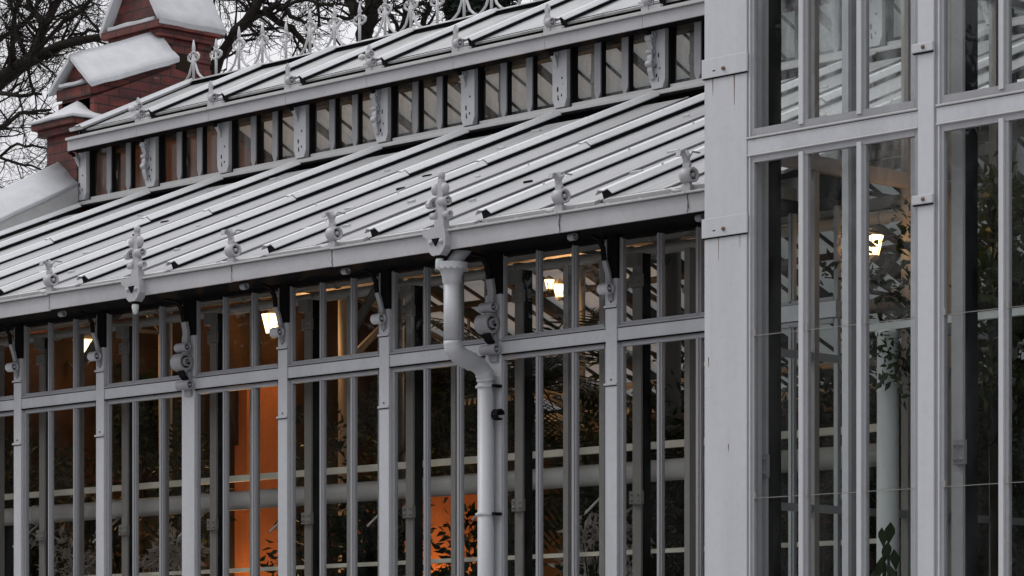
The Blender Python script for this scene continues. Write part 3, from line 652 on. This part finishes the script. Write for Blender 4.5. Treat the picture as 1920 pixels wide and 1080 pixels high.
# plastered inside face with an arcade: terracotta colour cut off where the lamplight ends, brown above, dark openings between
def arcade():
    b = MB(); xs = (-8.757, -8.70)
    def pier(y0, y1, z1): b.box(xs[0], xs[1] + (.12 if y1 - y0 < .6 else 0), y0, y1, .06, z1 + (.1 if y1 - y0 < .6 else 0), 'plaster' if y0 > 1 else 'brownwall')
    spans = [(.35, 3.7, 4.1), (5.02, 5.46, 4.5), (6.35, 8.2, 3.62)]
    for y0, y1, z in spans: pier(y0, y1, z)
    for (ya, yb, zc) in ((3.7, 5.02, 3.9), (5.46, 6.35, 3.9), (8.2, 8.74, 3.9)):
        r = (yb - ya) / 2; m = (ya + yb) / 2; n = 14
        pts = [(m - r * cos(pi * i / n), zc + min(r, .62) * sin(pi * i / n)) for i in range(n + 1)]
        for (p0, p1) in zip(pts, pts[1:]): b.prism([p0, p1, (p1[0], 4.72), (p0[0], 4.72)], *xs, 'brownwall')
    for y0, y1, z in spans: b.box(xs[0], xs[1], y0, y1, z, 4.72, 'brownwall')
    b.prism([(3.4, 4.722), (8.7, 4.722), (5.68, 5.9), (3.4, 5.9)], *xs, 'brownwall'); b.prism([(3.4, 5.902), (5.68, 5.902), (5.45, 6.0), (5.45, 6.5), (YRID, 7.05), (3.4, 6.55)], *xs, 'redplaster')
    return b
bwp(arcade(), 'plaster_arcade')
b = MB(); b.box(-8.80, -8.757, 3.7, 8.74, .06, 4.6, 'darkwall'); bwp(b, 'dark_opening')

# ------------------------------------------------------------------ the tall pavilion on the right
PV = empty('glass_pavilion', (2.8, -1, 0)); tag(PV, 'tall pale grey steel and glass pavilion filling the right side, broad corner pillar', 'building')
PY = -1.0; PXC = 2.80; PXR = 10.4; PH = 8.2; PYB = 9.5
def pvp(b, name, bevel=0): return b.build(name, PV, (-2.8, 1, 0), bevel)
def pinst(me, name, x, y, z, bevel=0, rot=0): o = place(me, name, PV, (x - 2.8, y + 1, z), bevel); o.rotation_euler.z = rot; return o
b = MB(); b.box(PXC - .15, PXC + .145, PY - .022, PY + .10, 0, PH, 'column')
for z, lo in ((4.82, 0), (3.985, 0)):
    b.box(PXC - .158, PXC + .158, PY - .036, PY - .022, z, z + .10, 'column'); b.box(PXC - .156, PXC + .156, PY - .031, PY - .022, z - .006, z, 'dark')
    b.lathe([(.010, 0), (.010, -.012), (0, -.016)], (PXC, PY - .036, z + .035), 'rust', 10, True, 'y')
    b.box(PXC - .08, PXC - .06, PY - .038, PY - .034, z + .03, z + .036, 'dark')
for q in range(6): b.box(PXC - .1 + q * .033, PXC - .098 + q * .033 + .002, PY - .0235, PY - .02, 3.2 + q * .13, 3.204 + q * .13, 'dark')
for (rx, rz, rl) in ((0, 4.845, .03), (.06, 4.818, .16), (-.09, 4.818, .09), (0.0, 4.0, .02), (-.05, 3.98, .12), (.1, 3.98, .07), (-.12, 3.36, .05), (.02, 2.9, .04)):
    w_ = random.uniform(.002, .004); x_ = PXC + rx
    b.add([(x_ - w_, PY - .0228, rz), (x_ + w_, PY - .0228, rz), (x_ + w_ * .4, PY - .0228, rz - rl), (x_ - w_ * .2, PY - .0228, rz - rl)], [(0, 1, 2, 3)], 'rust')
pvp(b, 'corner_pillar', .008)
BAY = 1.315
def ppost():
    b = MB(); b.box(-.05, .05, -.022, .05, 0, PH, 'column')
    for z in (4.745, 4.0):
        b.box(-.075, .056, -.040, -.022, z, z + .045, 'paint'); b.box(-.073, .054, -.034, -.022, z - .007, z, 'dark'); b.lathe([(.010, 0), (.010, -.010), (0, -.014)], (0, -.040, z + .022), 'rust', 10, True, 'y')
    b.box(.05, .062, -.012, .06, 0, PH, 'bar')
    return b.mesh('pavilion_post')
ppm = ppost()
def pinner(w):
    b = MB(); b.box(-.02, .05, .17, .19, 0, 7.6, 'paint2'); b.box(-.015, .0505, .19, .29, 0, 7.6, 'dark')
    for z in (2.73,):
        b.box(.01, .075, .145, .17, z, z + .12, 'bar')
        for dx in (.025, .06):
            for dz in (.025, .095): b.lathe([(.009, 0), (.009, -.01), (0, -.014)], (dx, .145, z + dz), 'bar', 8, True, 'y')
    return b.mesh('inner_post')
pim = pinner(0)
def pwindow(z0, z1, x0, x1, gm, splits):
    b = MB(); w = .042; y = .0; n = 3
    b.box(x0, x0 + w, y - .010, y + .02, z0, z1, 'bar'); b.box(x0 + .012, x0 + .02, y - .018, y - .010, z0, z1, 'paint'); b.box(x1 - w * .6, x1, y - .010, y + .02, z0, z1, 'bar'); b.box(x0 + w, x1 - w * .6, y - .012, y + .02, z0, z0 + .04, 'bar'); b.box(x0 + w, x1 - w * .6, y - .012, y + .02, z1 - .035, z1, 'bar')
    for c in (x0 + (x1 - x0) * .335, x0 + (x1 - x0) * .675):
        b.box(c - .026, c + .026, y - .008, y + .02, z0 + .04, z1 - .035, 'bar'); b.box(c - .024, c + .004, y - .020, y - .008, z0 + .02, z1 - .02, 'column')
    g = MB(); zz = [z0] + list(splits) + [z1]
    for i in range(len(zz) - 1): g.box(x0 + .01, x1 - .01, y + .004 - .006 * (i % 2), y + .008 - .006 * (i % 2), zz[i] - (.018 if i else 0), zz[i + 1], gm)
    for s in splits:
        b.box(x0 + w, x1 - .03, y - .004, y + .002, s - .010, s - .0075, 'inner')
        for c in (x0 + w, x0 + (x1 - x0) * .335 + .02, x0 + (x1 - x0) * .675 + .02): b.box(c - .004, c + .010, y - .014, y, s - .012, s + .022, 'inner')
    return b, g
TZ = 4.48
for k in range(6):
    x0, x1 = (PXC + .145, PXC + BAY - .05) if k == 0 else (PXC + k * BAY + .062, PXC + (k + 1) * BAY - .05)
    if k: pinst(ppm, 'pavilion_post', PXC + k * BAY, PY, 0, .005)
    pinst(pim, 'inner_post', PXC + k * BAY + (.06 if k == 0 else .03), PY, 0)
    for z0, z1, nm, gm, sp in ((.55, TZ - .1, 'window', 'pavglass', (2.62, 3.46)), (TZ, PH - .35, 'transom_light', 'pavglass', (5.9, 7.0))):
        f_, g_ = pwindow(z0, z1, x0, x1, gm, sp)
        o = f_.build(nm, PV, (-2.8, 0, 0)); g_.build('pane', o)
    b = MB(); b.box(x0 - .0, x1 + .0, -.016, .04, TZ - .095, TZ - .004, 'paint'); b.box(x0, x1, -.026, -.016, TZ - .012, TZ - .002, 'flash'); b.box(x0, x1, -.024, -.016, TZ - .102, TZ - .094, 'flash'); b.box(x0, x1, -.0175, .0, TZ - .0175, TZ - .013, 'dark')
    b.build('transom_rail', PV, (-2.8, 0, 0), .003)
# inner glazing bars behind the front glass
ib = MB()
for c in (.335, .675): ib.box(c * BAY + .05, c * BAY + .092, .21, .235, 0, 7.8, 'paint'); ib.box(c * BAY + .052, c * BAY + .0925, .235, .29, 0, 7.8, 'bar')
ibm3 = ib.mesh('inner_glazing_bar')
for k in range(6): pinst(ibm3, 'inner_glazing_bar', PXC + k * BAY + (.10 if k == 0 else .02), PY, 0)
# side wall towards the low glasshouse, glazed
SXW = 2.74
b = MB()
for q in range(26):
    y = PY + .35 + q * .4
    b.box(SXW - .025, SXW + .025, y - .02, y + .02, .5, PH - .3, 'inner')
for z in (3.42, 2.60, 5.6, 6.9): b.box(SXW - .02, SXW + .02, PY + .1, PYB, z - .02, z + .02, 'bar')
b.box(SXW - .03, SXW + .03, PY + .1, PYB, 4.42, 4.50, 'inner'); b.box(SXW - .06, SXW + .06, PY + .1, PYB, 0, .5, 'paint'); b.box(SXW - .06, SXW + .06, PY + .1, PYB, PH - .35, PH, 'paint')
o = pvp(b, 'side_wall'); 
g = MB(); g.box(SXW - .004, SXW, PY + .1, PYB, .5, 4.45, 'glass'); g.box(SXW - .004, SXW, PY + .1, PYB, 4.45, PH - .3, 'milky'); g.build('pane', o, (0, 0, 0))
b = MB(); b.box(PXC + .1, PXR, PY - .05, PY + .2, 0, .55, 'brick'); b.box(PXC - .15, PXR, PY - .12, PY + .12, PH - .35, PH, 'paint'); b.box(PXC - .25, PXR + .1, PY - .3, PY + .1, PH, PH + .15, 'paint2'); pvp(b, 'eaves_beam', .01)
b = MB(); b.box(PXC, PXR, PYB, PYB + .2, 0, PH, 'darkwall'); b.box(PXR - .1, PXR + .1, PY, PYB, 0, PH, 'darkwall'); pvp(b, 'rear_wall')
b = MB()
ym = (PY + PYB) / 2
for (ya, za, yb, zb) in ((PY - .3, PH + .15, ym, PH + 2.2), (ym, PH + 2.2, PYB + .2, PH + .15)):
    b.prism([(ya, za), (yb, zb), (yb, zb + .03), (ya, za + .03)], PXC - .2, PXR + .1, 'panelup')
pvp(b, 'roof')
b = MB(); b.lathe([(.11, 0), (.11, .5), (.066, .55), (.060, 3.0), (.058, 3.52), (.07, 3.54), (.07, 3.56), (.0, 3.56)], (3.035, .02, 0), 'white', 20); b.box(2.78, 4.2, -.0, .04, 3.56, 3.60, 'white'); b.box(3.05, 3.09, .04, 3.0, 3.57, 3.61, 'white'); pvp(b, 'iron_column')
b = MB(); b.box(PXC + .1, PXR - .1, PY + .2, PYB, 0, .06, 'soil'); pvp(b, 'floor')
b = MB()
for yy in (2.2, 5.6): 
    b.box(PXC, PXR - .1, yy - .04, yy + .04, 4.3, 4.42, 'bar')
    for q in range(6): b.box(PXC + .6 + q * BAY - .04, PXC + .6 + q * BAY + .04, yy - .05, yy + .05, 0, 7.8, 'bar')
pvp(b, 'inner_frame')

# ------------------------------------------------------------------ lamps
def lantern(loc, ax, s, label, power):
    r = empty('wall_lantern', loc); tag(r, label, 'lamp', 'lit lanterns inside the glasshouses')
    b = MB(); q = [(.055, -.09), (.10, .09)]
    b.lathe([(0, -.09), (.055, -.09), (.10, .09), (0, .095)], (0, 0, 0), 'lamp', 6, False); o = b.build('lamp_glass', r)
    b = MB(); b.lathe([(0, .17), (.03, .16), (.075, .12), (.105, .095), (.108, .085)], (0, 0, 0), 'duct', 6, False); b.lathe([(.056, -.09), (.06, -.11), (.03, -.14), (0, -.15)], (0, 0, 0), 'duct', 6, False)
    for k in range(6):
        a = 2 * pi * k / 6; b.tube([(.058 * cos(a), .058 * sin(a), -.09), (.102 * cos(a), .102 * sin(a), .09)], .0035, 'duct', 4)
    b.build('lamp_cap', r)
    b = MB(); v = Vector(ax); b.tube([(0, 0, -.12), v * .5 + Vector((0, 0, -.19)), v + Vector((0, 0, -.1))], .011, 'duct', 6); b.build('arm', r)
    for c in r.children: c.scale = (s, s, s); 
    l = bpy.data.lights.new('lamp_light', 'POINT'); l.energy = power; l.color = (1, .52, .2); l.shadow_soft_size = .12
    lo = bpy.data.objects.new('lamp_light', l); COL.objects.link(lo); lo.parent = r; lo.location = (.34 if ax[0] < 0 else 0, -.16 if ax[1] > 0 else 0, .02)
    return r
lantern(at(157, 655, 3.07), (-.25, 0, 0), .95, 'lit lantern on the end wall, in the second bay from the left', 13)
lantern(at(510, 607, 5.21), (-.25, 0, 0), 1.0, 'lit lantern high on the terracotta wall above the orange pier', 18)
lantern((-8.42, 7.6, 2.1), (-.25, 0, 0), 1.0, 'lit lantern low on the terracotta arcade beyond the lower windows beside the downpipe', 90)
lantern((-8.42, 4.45, 2.0), (-.25, 0, 0), 1.0, 'lit lantern low beside the orange pier, below the long heating pipe', 95)
pa = at(1030, 533, 5.75); pb = at(1049, 545, 5.3)
lantern(pa, (.15, -.2, .1), .45, 'smaller lit lantern, upper left of the pair behind the strut near the downpipe', 20)
lantern(pb, (.05, .2, .1), .58, 'lit lantern, lower right of the pair behind the strut near the downpipe', 20)
lantern(at(1637, 460, .40), (-.1, .0, 0), .62, 'lit lantern glowing between the bars of the tall pavilion', 3.5)

# ------------------------------------------------------------------ plants
def leaves(b, n, cen, rad, size, m, R, asp=.45, drop=.4):
    for _ in range(n):
        while True:
            u = Vector((R.uniform(-1, 1), R.uniform(-1, 1), R.uniform(-1, 1)))
            if .1 < u.length < 1: break
        c = cen + Vector((u.x * rad[0], u.y * rad[1], u.z * rad[2])); d = (u + Vector((R.gauss(0, .6), R.gauss(0, .6), R.gauss(-drop * .3, .5)))).normalized()
        sd_ = d.cross(Vector((R.gauss(0, 1), R.gauss(0, 1), R.gauss(0, 1)))).normalized(); L = size * R.uniform(.6, 1.3); nn = d.cross(sd_) * L * .12
        b.add([c, c + d * L * .45 + sd_ * L * asp * .5 + nn, c + d * L, c + d * L * .45 - sd_ * L * asp * .5 + nn], [(0, 1, 2, 3)], m)
def shrub(loc, h, wd, n, size, m, label, seed, cat='plant', pot=True, group=None, nm='potted_shrub', clumps=14):
    R = random.Random(seed); r = empty(nm, loc); tag(r, label, cat, group)
    tr_ = MB(); fo = MB(); top = Vector((0, 0, h * .55)); tr_.tube([(0, 0, .3), (R.uniform(-.05, .05), R.uniform(-.05, .05), h * .3), top], [.045, .035, .025], 'bark', 7)
    for i in range(clumps):
        a = R.uniform(0, 2 * pi); q = Vector((cos(a) * wd * R.uniform(.15, .85), sin(a) * wd * R.uniform(.15, .85), h * R.uniform(.42, .97)))
        st = Vector((0, 0, h * R.uniform(.25, .55))); tr_.tube([st, (st + q) / 2 + Vector((0, 0, .08)), q], [.018, .012, .005], 'bark', 5)
        leaves(fo, n // clumps, q, (wd * .34, wd * .34, h * .11), size, m, R)
    tr_.build('trunk', r); fo.build('foliage', r)
    if pot:
        p_ = MB(); p_.lathe([(0, 0.06), (.2, .06), (.27, .42), (.3, .44), (.3, .5), (.26, .5), (.25, .46), (0, .46)], (0, 0, 0), 'pot', 18); p_.build('pot', r)
    return r
def palm(loc, h, n, L, m, label, seed, group=None):
    R = random.Random(seed); r = empty('palm', loc); tag(r, label, 'palm', group)
    t_ = MB(); t_.tube([(0, 0, 0), (.02, .02, h * .5), (0, 0, h)], [.12, .09, .08], 'bark', 10); t_.build('trunk', r); f_ = MB()
    for i in range(n):
        a = 2 * pi * i / n + R.uniform(-.2, .2); up_ = R.uniform(.2, 1.1); prev = Vector((0, 0, h)); d = Vector((cos(a) * cos(up_), sin(a) * cos(up_), sin(up_))); pts = [prev]
        for s in range(12): prev = prev + d * L / 12; d = (d + Vector((0, 0, -.13))).normalized(); pts.append(prev.copy())
        f_.tube(pts, [.012 * (1 - j / 14) for j in range(13)], m, 4)
        for j in range(2, 13):
            dd = (pts[j] - pts[j - 1]).normalized(); sd_ = dd.cross(Vector((0, 0, 1))).normalized(); ll = L * .3 * (1 - abs(j - 6) / 12)
            for sgn in (-1, 1):
                for half in (0, .5):
                    p0 = pts[j - 1].lerp(pts[j], half); tip = p0 + (sd_ * sgn + dd * .6 + Vector((0, 0, -.3))) * ll; f_.add([p0, p0 + dd * .02 + (tip - p0) * .4, tip, p0 - dd * .012 + (tip - p0) * .4], [(0, 1, 2, 3)], m)
    f_.build('fronds', r); return r
GG = 'dark foliage plants inside the glasshouse'
spec = [(-7.4, 2.0, 3.5, 1.0), (-5.9, 3.9, 3.7, .75), (-3.3, 1.7, 3.2, .55), (-6.5, 2.3, 3.6, .75), (-1.1, 1.0, 2.9, .45), (-1.5, 4.0, 4.2, 1.1), (-.4, 2.2, 3.5, .9), (.8, 3.4, 3.9, 1.0), (1.9, 2.0, 3.3, .9), (-3.7, 5.0, 4.1, .9), (.2, 5.6, 4.2, 1.2), (-6.2, 7.6, 4.0, .8), (-2.8, 6.4, 4.3, 1.2), (1.6, 6.0, 4.2, 1.1)]
for i, (x, y, h, wd) in enumerate(spec):
    shrub((x, y, .0), h, wd, 2300, .095, 'leaf' if i % 3 else 'leaf2', 'tall dark leafy shrub in a clay pot among the crowded plants behind the windows', 40 + i, 'shrub', True, GG)
palm((-1.9, 2.9, .06), 2.9, 16, 1.3, 'leaf', 'feathery palm with dark fronds behind the first plain post right of the downpipe', 5)
palm((-3.15, 3.3, .06), 3.8, 18, 1.2, 'leaf2', 'palm with drooping olive fronds just right of the downpipe, crown above the heating pipe', 8)
palm((-7.0, 1.3, .06), 2.9, 14, 1.0, 'leaf2', 'palm with arching light fronds at the far left window', 6)
for i, (px, py, yy, s, lb) in enumerate(((1118, 1010, 1.2, .33, 'white dried flower bush behind the window right of the downpipe'), (150, 1050, 1.4, .3, 'white flower bush low behind the second bay from the left'), (300, 1055, 1.3, .28, 'white flower bush beside the main post, third bay from the left'))):
    q = at(px, py, yy); R = random.Random(80 + i); r = empty('flower_bush', (q.x, q.y, .06)); tag(r, lb, 'flowers')
    f_ = MB()
    for c in range(9): leaves(f_, 45, Vector((R.uniform(-s, s) * .8, R.uniform(-s, s) * .8, q.z - .1 + R.uniform(-s, s) * .8)), (.1, .1, .1), .085, 'petal', R, .3)
    f_.build('flowers', r); t_ = MB(); 
    for c in range(7): t_.tube([(0, 0, 0), (R.uniform(-.1, .1), R.uniform(-.1, .1), q.z * .6), (R.uniform(-s, s) * .7, R.uniform(-s, s) * .7, q.z - .1)], [.014, .01, .004], 'bark', 5)
    leaves(t_, 160, Vector((0, 0, q.z - .55)), (.35, .35, .35), .12, 'leaf', R); t_.build('stem', r)
def ivy(y0, y1, z0, z1, n, label, seed):
    R = random.Random(seed); o = empty('climbing_ivy', (-8.66, (y0 + y1) / 2, .06)); tag(o, label, 'ivy', None); st = MB(); f_ = MB(); ym_ = (y0 + y1) / 2
    for q in range(9):
        y = R.uniform(y0, y1) - ym_; pts = [(R.uniform(0, .03), R.uniform(y0, y1) * .3 - ym_ * .3, 0)]
        for j in range(1, 8): pts.append((R.uniform(0, .05), y + R.gauss(0, .12), (z1 - .06) * j / 7))
        st.tube(pts, [.014 - .0014 * j for j in range(8)], 'bark', 5)
    for q in range(14): leaves(f_, n // 14, Vector((R.uniform(.04, .16), R.uniform(y0 + .25, y1 - .25) - ym_, R.uniform(z0, z1))), (.12, .42, .36), .085, 'leaf', R, .6)
    st.build('stem', o); f_.build('foliage', o)
ivy(.5, 4.6, 2.3, 4.5, 3600, 'dark climbing ivy covering the brown end wall behind the far left bays', 91)
ivy(6.0, 8.6, 3.75, 4.6, 2000, 'dark climbing ivy hanging above the lit terracotta arcade left of the downpipe', 92)
# in the pavilion: a slender tree whose sprays hang in front of the column, darker ones to the right
def spray_tree(loc, h, sprays, label, seed, m='leaf', n=46, size=.075):
    R = random.Random(seed); r = empty('slender_tree', loc); tag(r, label, 'tree'); o = Vector(loc)
    t_ = MB(); f_ = MB(); t_.tube([(0, 0, 0), (.03, .02, h * .5), (0, 0, h)], [.045, .035, .02], 'bark', 8)
    for s in sprays:
        q = Vector(s) - o; st = Vector((0, 0, min(max(.5, q.z - .25), h * .97))); md = (st + q) / 2 + Vector((0, 0, .07)); t_.tube([st, md, q], [.012, .009, .003], 'bark', 5)
        leaves(f_, n, q, (.12, .10, .13), size, m, R, .5); leaves(f_, n // 3, md, (.1, .1, .08), size, m, R, .5)
    t_.build('trunk', r); f_.build('foliage', r); return r
sp1 = [at(x, y, Y) for x, y, Y in ((1545, 520, .0), (1590, 545, .1), (1640, 545, .05), (1690, 500, 0), (1715, 560, .1), (1650, 655, -.1), (1680, 680, -.1), (1700, 640, 0), (1712, 720, .0), (1610, 430, .1), (1700, 420, .1), (1660, 600, .2), (1720, 470, .2))]
spray_tree((sp1[4].x + .12, .05, .06), 3.95, sp1, 'slender tree with small dark leaves hanging in front of the white iron column', 21, 'leaf', 26, .065)
sp2 = [at(random.uniform(1840, 1990), random.uniform(330, 800), random.uniform(.0, .7)) for _ in range(26)]
spray_tree((sp2[0].x + .2, .4, .06), 4.2, sp2, 'dense dark tree behind the glass at the far right of the pavilion', 22, 'leaf2', 42, .08)
q = at(1662, 1020, -.45); R = random.Random(9); r = empty('broadleaf_plant', (q.x, q.y, .06)); tag(r, 'broad-leaved plant low in front of the white iron column', 'plant')
f_ = MB()
for (px, py, L) in ((1655, 1008, .11), (1668, 1000, .13), (1662, 1035, .12), (1678, 1050, .12), (1650, 1065, .12), (1672, 1075, .12), (1640, 1085, .12)):
    c = at(px, py, -.45) - Vector((q.x, q.y, .06)); d = Vector((R.uniform(-.5, .5), R.uniform(-.3, .3), 1)).normalized(); sd_ = Vector((.8, .6, R.uniform(-.3, .3))).normalized()
    f_.add([c - d * L * .5, c + sd_ * L * .22, c + d * L * .2 + sd_ * L * .2, c + d * L * .5, c + d * L * .2 - sd_ * L * .2, c - sd_ * L * .22], [(0, 1, 2, 3, 4, 5)], 'leaf')
    f_.tube([(0, 0, 0), c * .5 + Vector((0, 0, .1)), c - d * L * .5], .008, 'leaf', 5)
f_.build('foliage', r)
for i, (x, y, h, wd) in enumerate(((4.5, 1.8, 3.9, .9), (6.0, 1.2, 4.1, 1.0), (5.2, 3.4, 4.3, 1.1), (3.6, 3.6, 3.7, .8), (7.6, 2.6, 4.3, 1.2), (6.6, 5.0, 4.5, 1.3))):
    shrub((x, y, 0), h, wd, 2300, .10, 'leaf' if i % 2 else 'leaf2', 'tall dark leafy shrub in a clay pot inside the tall pavilion', 70 + i, 'shrub', True, 'dark shrubs inside the pavilion')

# ------------------------------------------------------------------ bare trees behind
def bare_tree(base, limbs, label, seed, twig=1.0, Y=15., dens=1.0, ivy=None, lawn=False):
    R = random.Random(seed); r = empty('bare_tree', base); tag(r, label, 'tree', None if lawn else 'bare winter trees behind the glasshouse'); o = Vector(base)
    t_ = MB(); c_ = MB()
    def grow(p, d, L, rad, lev):
        n = 5 if L > .8 else 4; pts = [p]; q = p.copy(); dd = d.copy()
        for i in range(n):
            dd = (dd + Vector((R.gauss(0, .22), R.gauss(0, .18), R.gauss(.03, .2)))).normalized(); q = q + dd * L / n; pts.append(q.copy())
        c_.tube(pts, [max(rad * (1 - .8 * i / n), .0032) for i in range(n + 1)], 'bark', 4 if lev > 1 else 3, False)
        if lev > 0:
            for i in range(1, n + 1):
                for _ in range(R.choice((1, 2)) if lev > 1 else R.choice((0, 1, 1))):
                    if R.random() > .93 * dens: continue
                    t0 = pts[i - 1].lerp(pts[i], R.random()); bd = (pts[i] - pts[i - 1]).normalized()
                    ax = bd.cross(Vector((R.gauss(0, 1), R.gauss(0, 1), R.gauss(0, 1)))).normalized(); nd = (bd * .75 + ax * R.uniform(.5, 1.0)).normalized()
                    grow(t0, nd, L * R.uniform(.38, .62), rad * .45, lev - 1)
    for k, (pts, r0, r1, own) in enumerate(limbs):
        W = [at(x, y, Y + own + R.uniform(-.25, .25) * (i > 0)) for i, (x, y) in enumerate(pts)]
        if lawn: W = [Vector((p.x, -2 - p.y, p.z)) for p in W]     # stands on the lawn, on the near side of the facade
        W = [p - o for p in W]
        # smooth the limb a little
        S2 = []
        for i in range(len(W) - 1):
            for s in range(3): S2.append(W[i].lerp(W[i + 1], s / 3) + Vector((R.gauss(0, .02), 0, R.gauss(0, .02))))
        S2.append(W[-1]); m = len(S2)
        t_.tube(S2, [r0 + (r1 - r0) * i / (m - 1) for i in range(m)], 'bark', 7)
        if k == 0: t_.tube([(0, 0, 0), S2[0] * .5 + Vector((.2, 0, 0)), S2[0]], [r0 * 1.9, r0 * 1.5, r0], 'bark', 9)
        for i in range(m - 1):
            for _ in range(R.choice((1, 1, 2))):
                if R.random() > dens: continue
                bd = (S2[i + 1] - S2[i]).normalized(); ax = bd.cross(Vector((R.gauss(0, 1), R.gauss(0, 1), R.gauss(0, 1)))).normalized()
                rad = (r0 + (r1 - r0) * i / (m - 1)); grow(S2[i].lerp(S2[i + 1], R.random()), (bd * .7 + ax * R.uniform(.5, 1.1)).normalized(), twig * R.uniform(.5, 1.25), min(rad * .45, .028), 2)
    t_.build('trunk', r); c_.build('crown', r)
    if ivy:
        f_ = MB()
        for (px, py, rr) in ivy: leaves(f_, 420, at(px, py, Y) - o, (rr, rr, rr * 1.3), .09, 'conifer', R, .7)
        f_.build('ivy', r)
    return r
b0 = at(-120, 1290, 15)
bare_tree((b0.x, 15, 0), [([(-60, 210), (0, 150), (37, 122), (76, 105), (122, 82), (208, 66)], .16, .05, 0), ([(46, 122), (66, 95), (82, 49), (89, 37), (110, 0), (125, -50)], .10, .05, .2), ([(82, 42), (55, 6), (40, -40)], .06, .03, 0), ([(0, 174), (40, 176), (78, 177)], .04, .02, -.3), ([(-30, 262), (0, 238), (40, 211), (95, 206)], .05, .02, -.4), ([(120, 82), (165, 60), (215, 57)], .03, .015, .3), ([(30, 130), (20, 60), (35, 0), (30, -40)], .045, .02, .5), ([(-40, 290), (10, 300), (60, 310), (95, 330)], .03, .012, .4), ([(60, 100), (120, 40), (170, 0), (190, -40)], .04, .02, -.5), ([(-40, 90), (10, 70), (60, 30), (90, -30)], .05, .02, .8), ([(-40, 330), (20, 280), (60, 270), (100, 285)], .03, .012, .7)],
          'bare tree with dense dark twigs at the far left beside the brick tower', 11, 1.15, 15., 1.0)
b0 = at(380, 1290, 16)
bare_tree((b0.x, 16, 0), [([(392, 160), (411, 108), (437, 69), (459, 40), (480, 15), (492, -8), (505, -60)], .10, .06, 0), ([(459, 40), (495, 22), (510, 15), (536, 16), (552, 34), (574, 43), (600, 47)], .06, .02, .1), ([(498, 24), (533, 45), (553, 62), (584, 86)], .055, .035, .2), ([(430, 75), (415, 50), (400, 20), (395, -30)], .03, .012, 0), ([(596, -30), (595, 0), (598, 50)], .03, .02, .3), ([(440, 70), (480, 62), (520, 52), (545, 50)], .025, .01, .3), ([(470, 25), (440, -5), (420, -40)], .03, .015, .2), ([(520, 15), (570, 0), (620, 8), (660, 12)], .03, .012, 0)],
          'bare tree with forked limb rising right of the brick tower', 12, .95, 16., .72)
b0 = at(684, 1290, 17)
bare_tree((b0.x, 17, 0), [([(684, 140), (683, 77), (686, 45), (700, 0), (712, -60)], .14, .12, 0), ([(684, 60), (668, 25), (654, -5), (640, -60)], .10, .07, .2), ([(690, 40), (720, 20), (750, 15), (800, 0)], .035, .015, .2), ([(675, 40), (640, 30), (610, 35), (580, 20)], .03, .012, -.2), ([(700, 10), (740, -20), (780, -40)], .04, .02, -.3)],
          'bare tree with thick mossy forked trunk behind the middle of the ridge cresting', 13, .95, 17., .75)
b0 = at(762, 1290, 18)
bare_tree((b0.x, 18, 0), [([(758, 120), (760, 60), (764, 0), (766, -60)], .085, .07, 0), ([(790, 70), (794, 40), (806, 5), (815, -40)], .05, .04, .3), ([(764, 20), (800, 5), (840, 0)], .03, .012, 0), ([(860, 60), (880, 20), (905, -10), (920, -60)], .07, .05, .4), ([(900, 10), (940, 20), (980, 15)], .03, .012, .2)],
          'bare tree with thin twin stems and dark ivy behind the right end of the cresting', 14, .9, 18., .8, [(868, 30, .16), (850, 10, .14), (900, 8, .2), (925, 14, .17), (945, 0, .15), (880, 45, .1)])
b0 = at(1440, 1290, 12)
bare_tree((b0.x, -14, 0), [([(1430, 520), (1440, 300), (1452, 150), (1470, 0), (1480, -100)], .14, .08, 0), ([(1440, 320), (1500, 180), (1580, 60), (1640, -60)], .06, .02, .2), ([(1436, 420), (1400, 300), (1340, 150)], .05, .02, -.2), ([(1450, 180), (1420, 60), (1400, -80)], .04, .02, .3), ([(1434, 480), (1520, 380), (1620, 300), (1760, 200)], .05, .02, .4), ([(1520, 380), (1560, 280), (1600, 160)], .03, .01, .4), ([(1700, 250), (1800, 120), (1880, 20)], .03, .012, .5)],
          'bare tree on the lawn across from the pavilion', 15, 1.0, 12., .9, None, True)
# the park in front of the facade, mirrored in its glass
def conifer(loc, h, seed, label):
    R = random.Random(seed); r = empty('conifer', loc); tag(r, label, 'tree', 'dark conifers across the lawn in front of the glasshouse')
    t_ = MB(); t_.tube([(0, 0, 0), (0, 0, h)], [.28, .03], 'bark', 8); t_.build('trunk', r); f_ = MB()
    for i in range(int(h * 9)):  # whorls of drooping boughs
        z = .6 + (h - .7) * (i / (h * 9)); rad = min(1, (1 - z / h) * 1.9) * 2.5 + .15
        for j in range(9):
            a = R.uniform(0, 2 * pi); rr = rad * R.uniform(.5, 1.05); q = Vector((cos(a) * rr, sin(a) * rr, z - .25 * rr)); c = Vector((cos(a) * .1, sin(a) * .1, z)); s = Vector((-sin(a), cos(a), 0)) * rr * .28
            f_.add([c, (c + q) / 2 + s, q, (c + q) / 2 - s], [(0, 1, 2, 3)], 'conifer')
    f_.build('foliage', r); return r
for k in range(26):
    x = -50 + k * 1.9; conifer((x, -18 - 2.6 * (k % 2), 0), random.uniform(9.6, 11.6), 200 + k, 'dark conifer in the row across the lawn, facing the glasshouse')
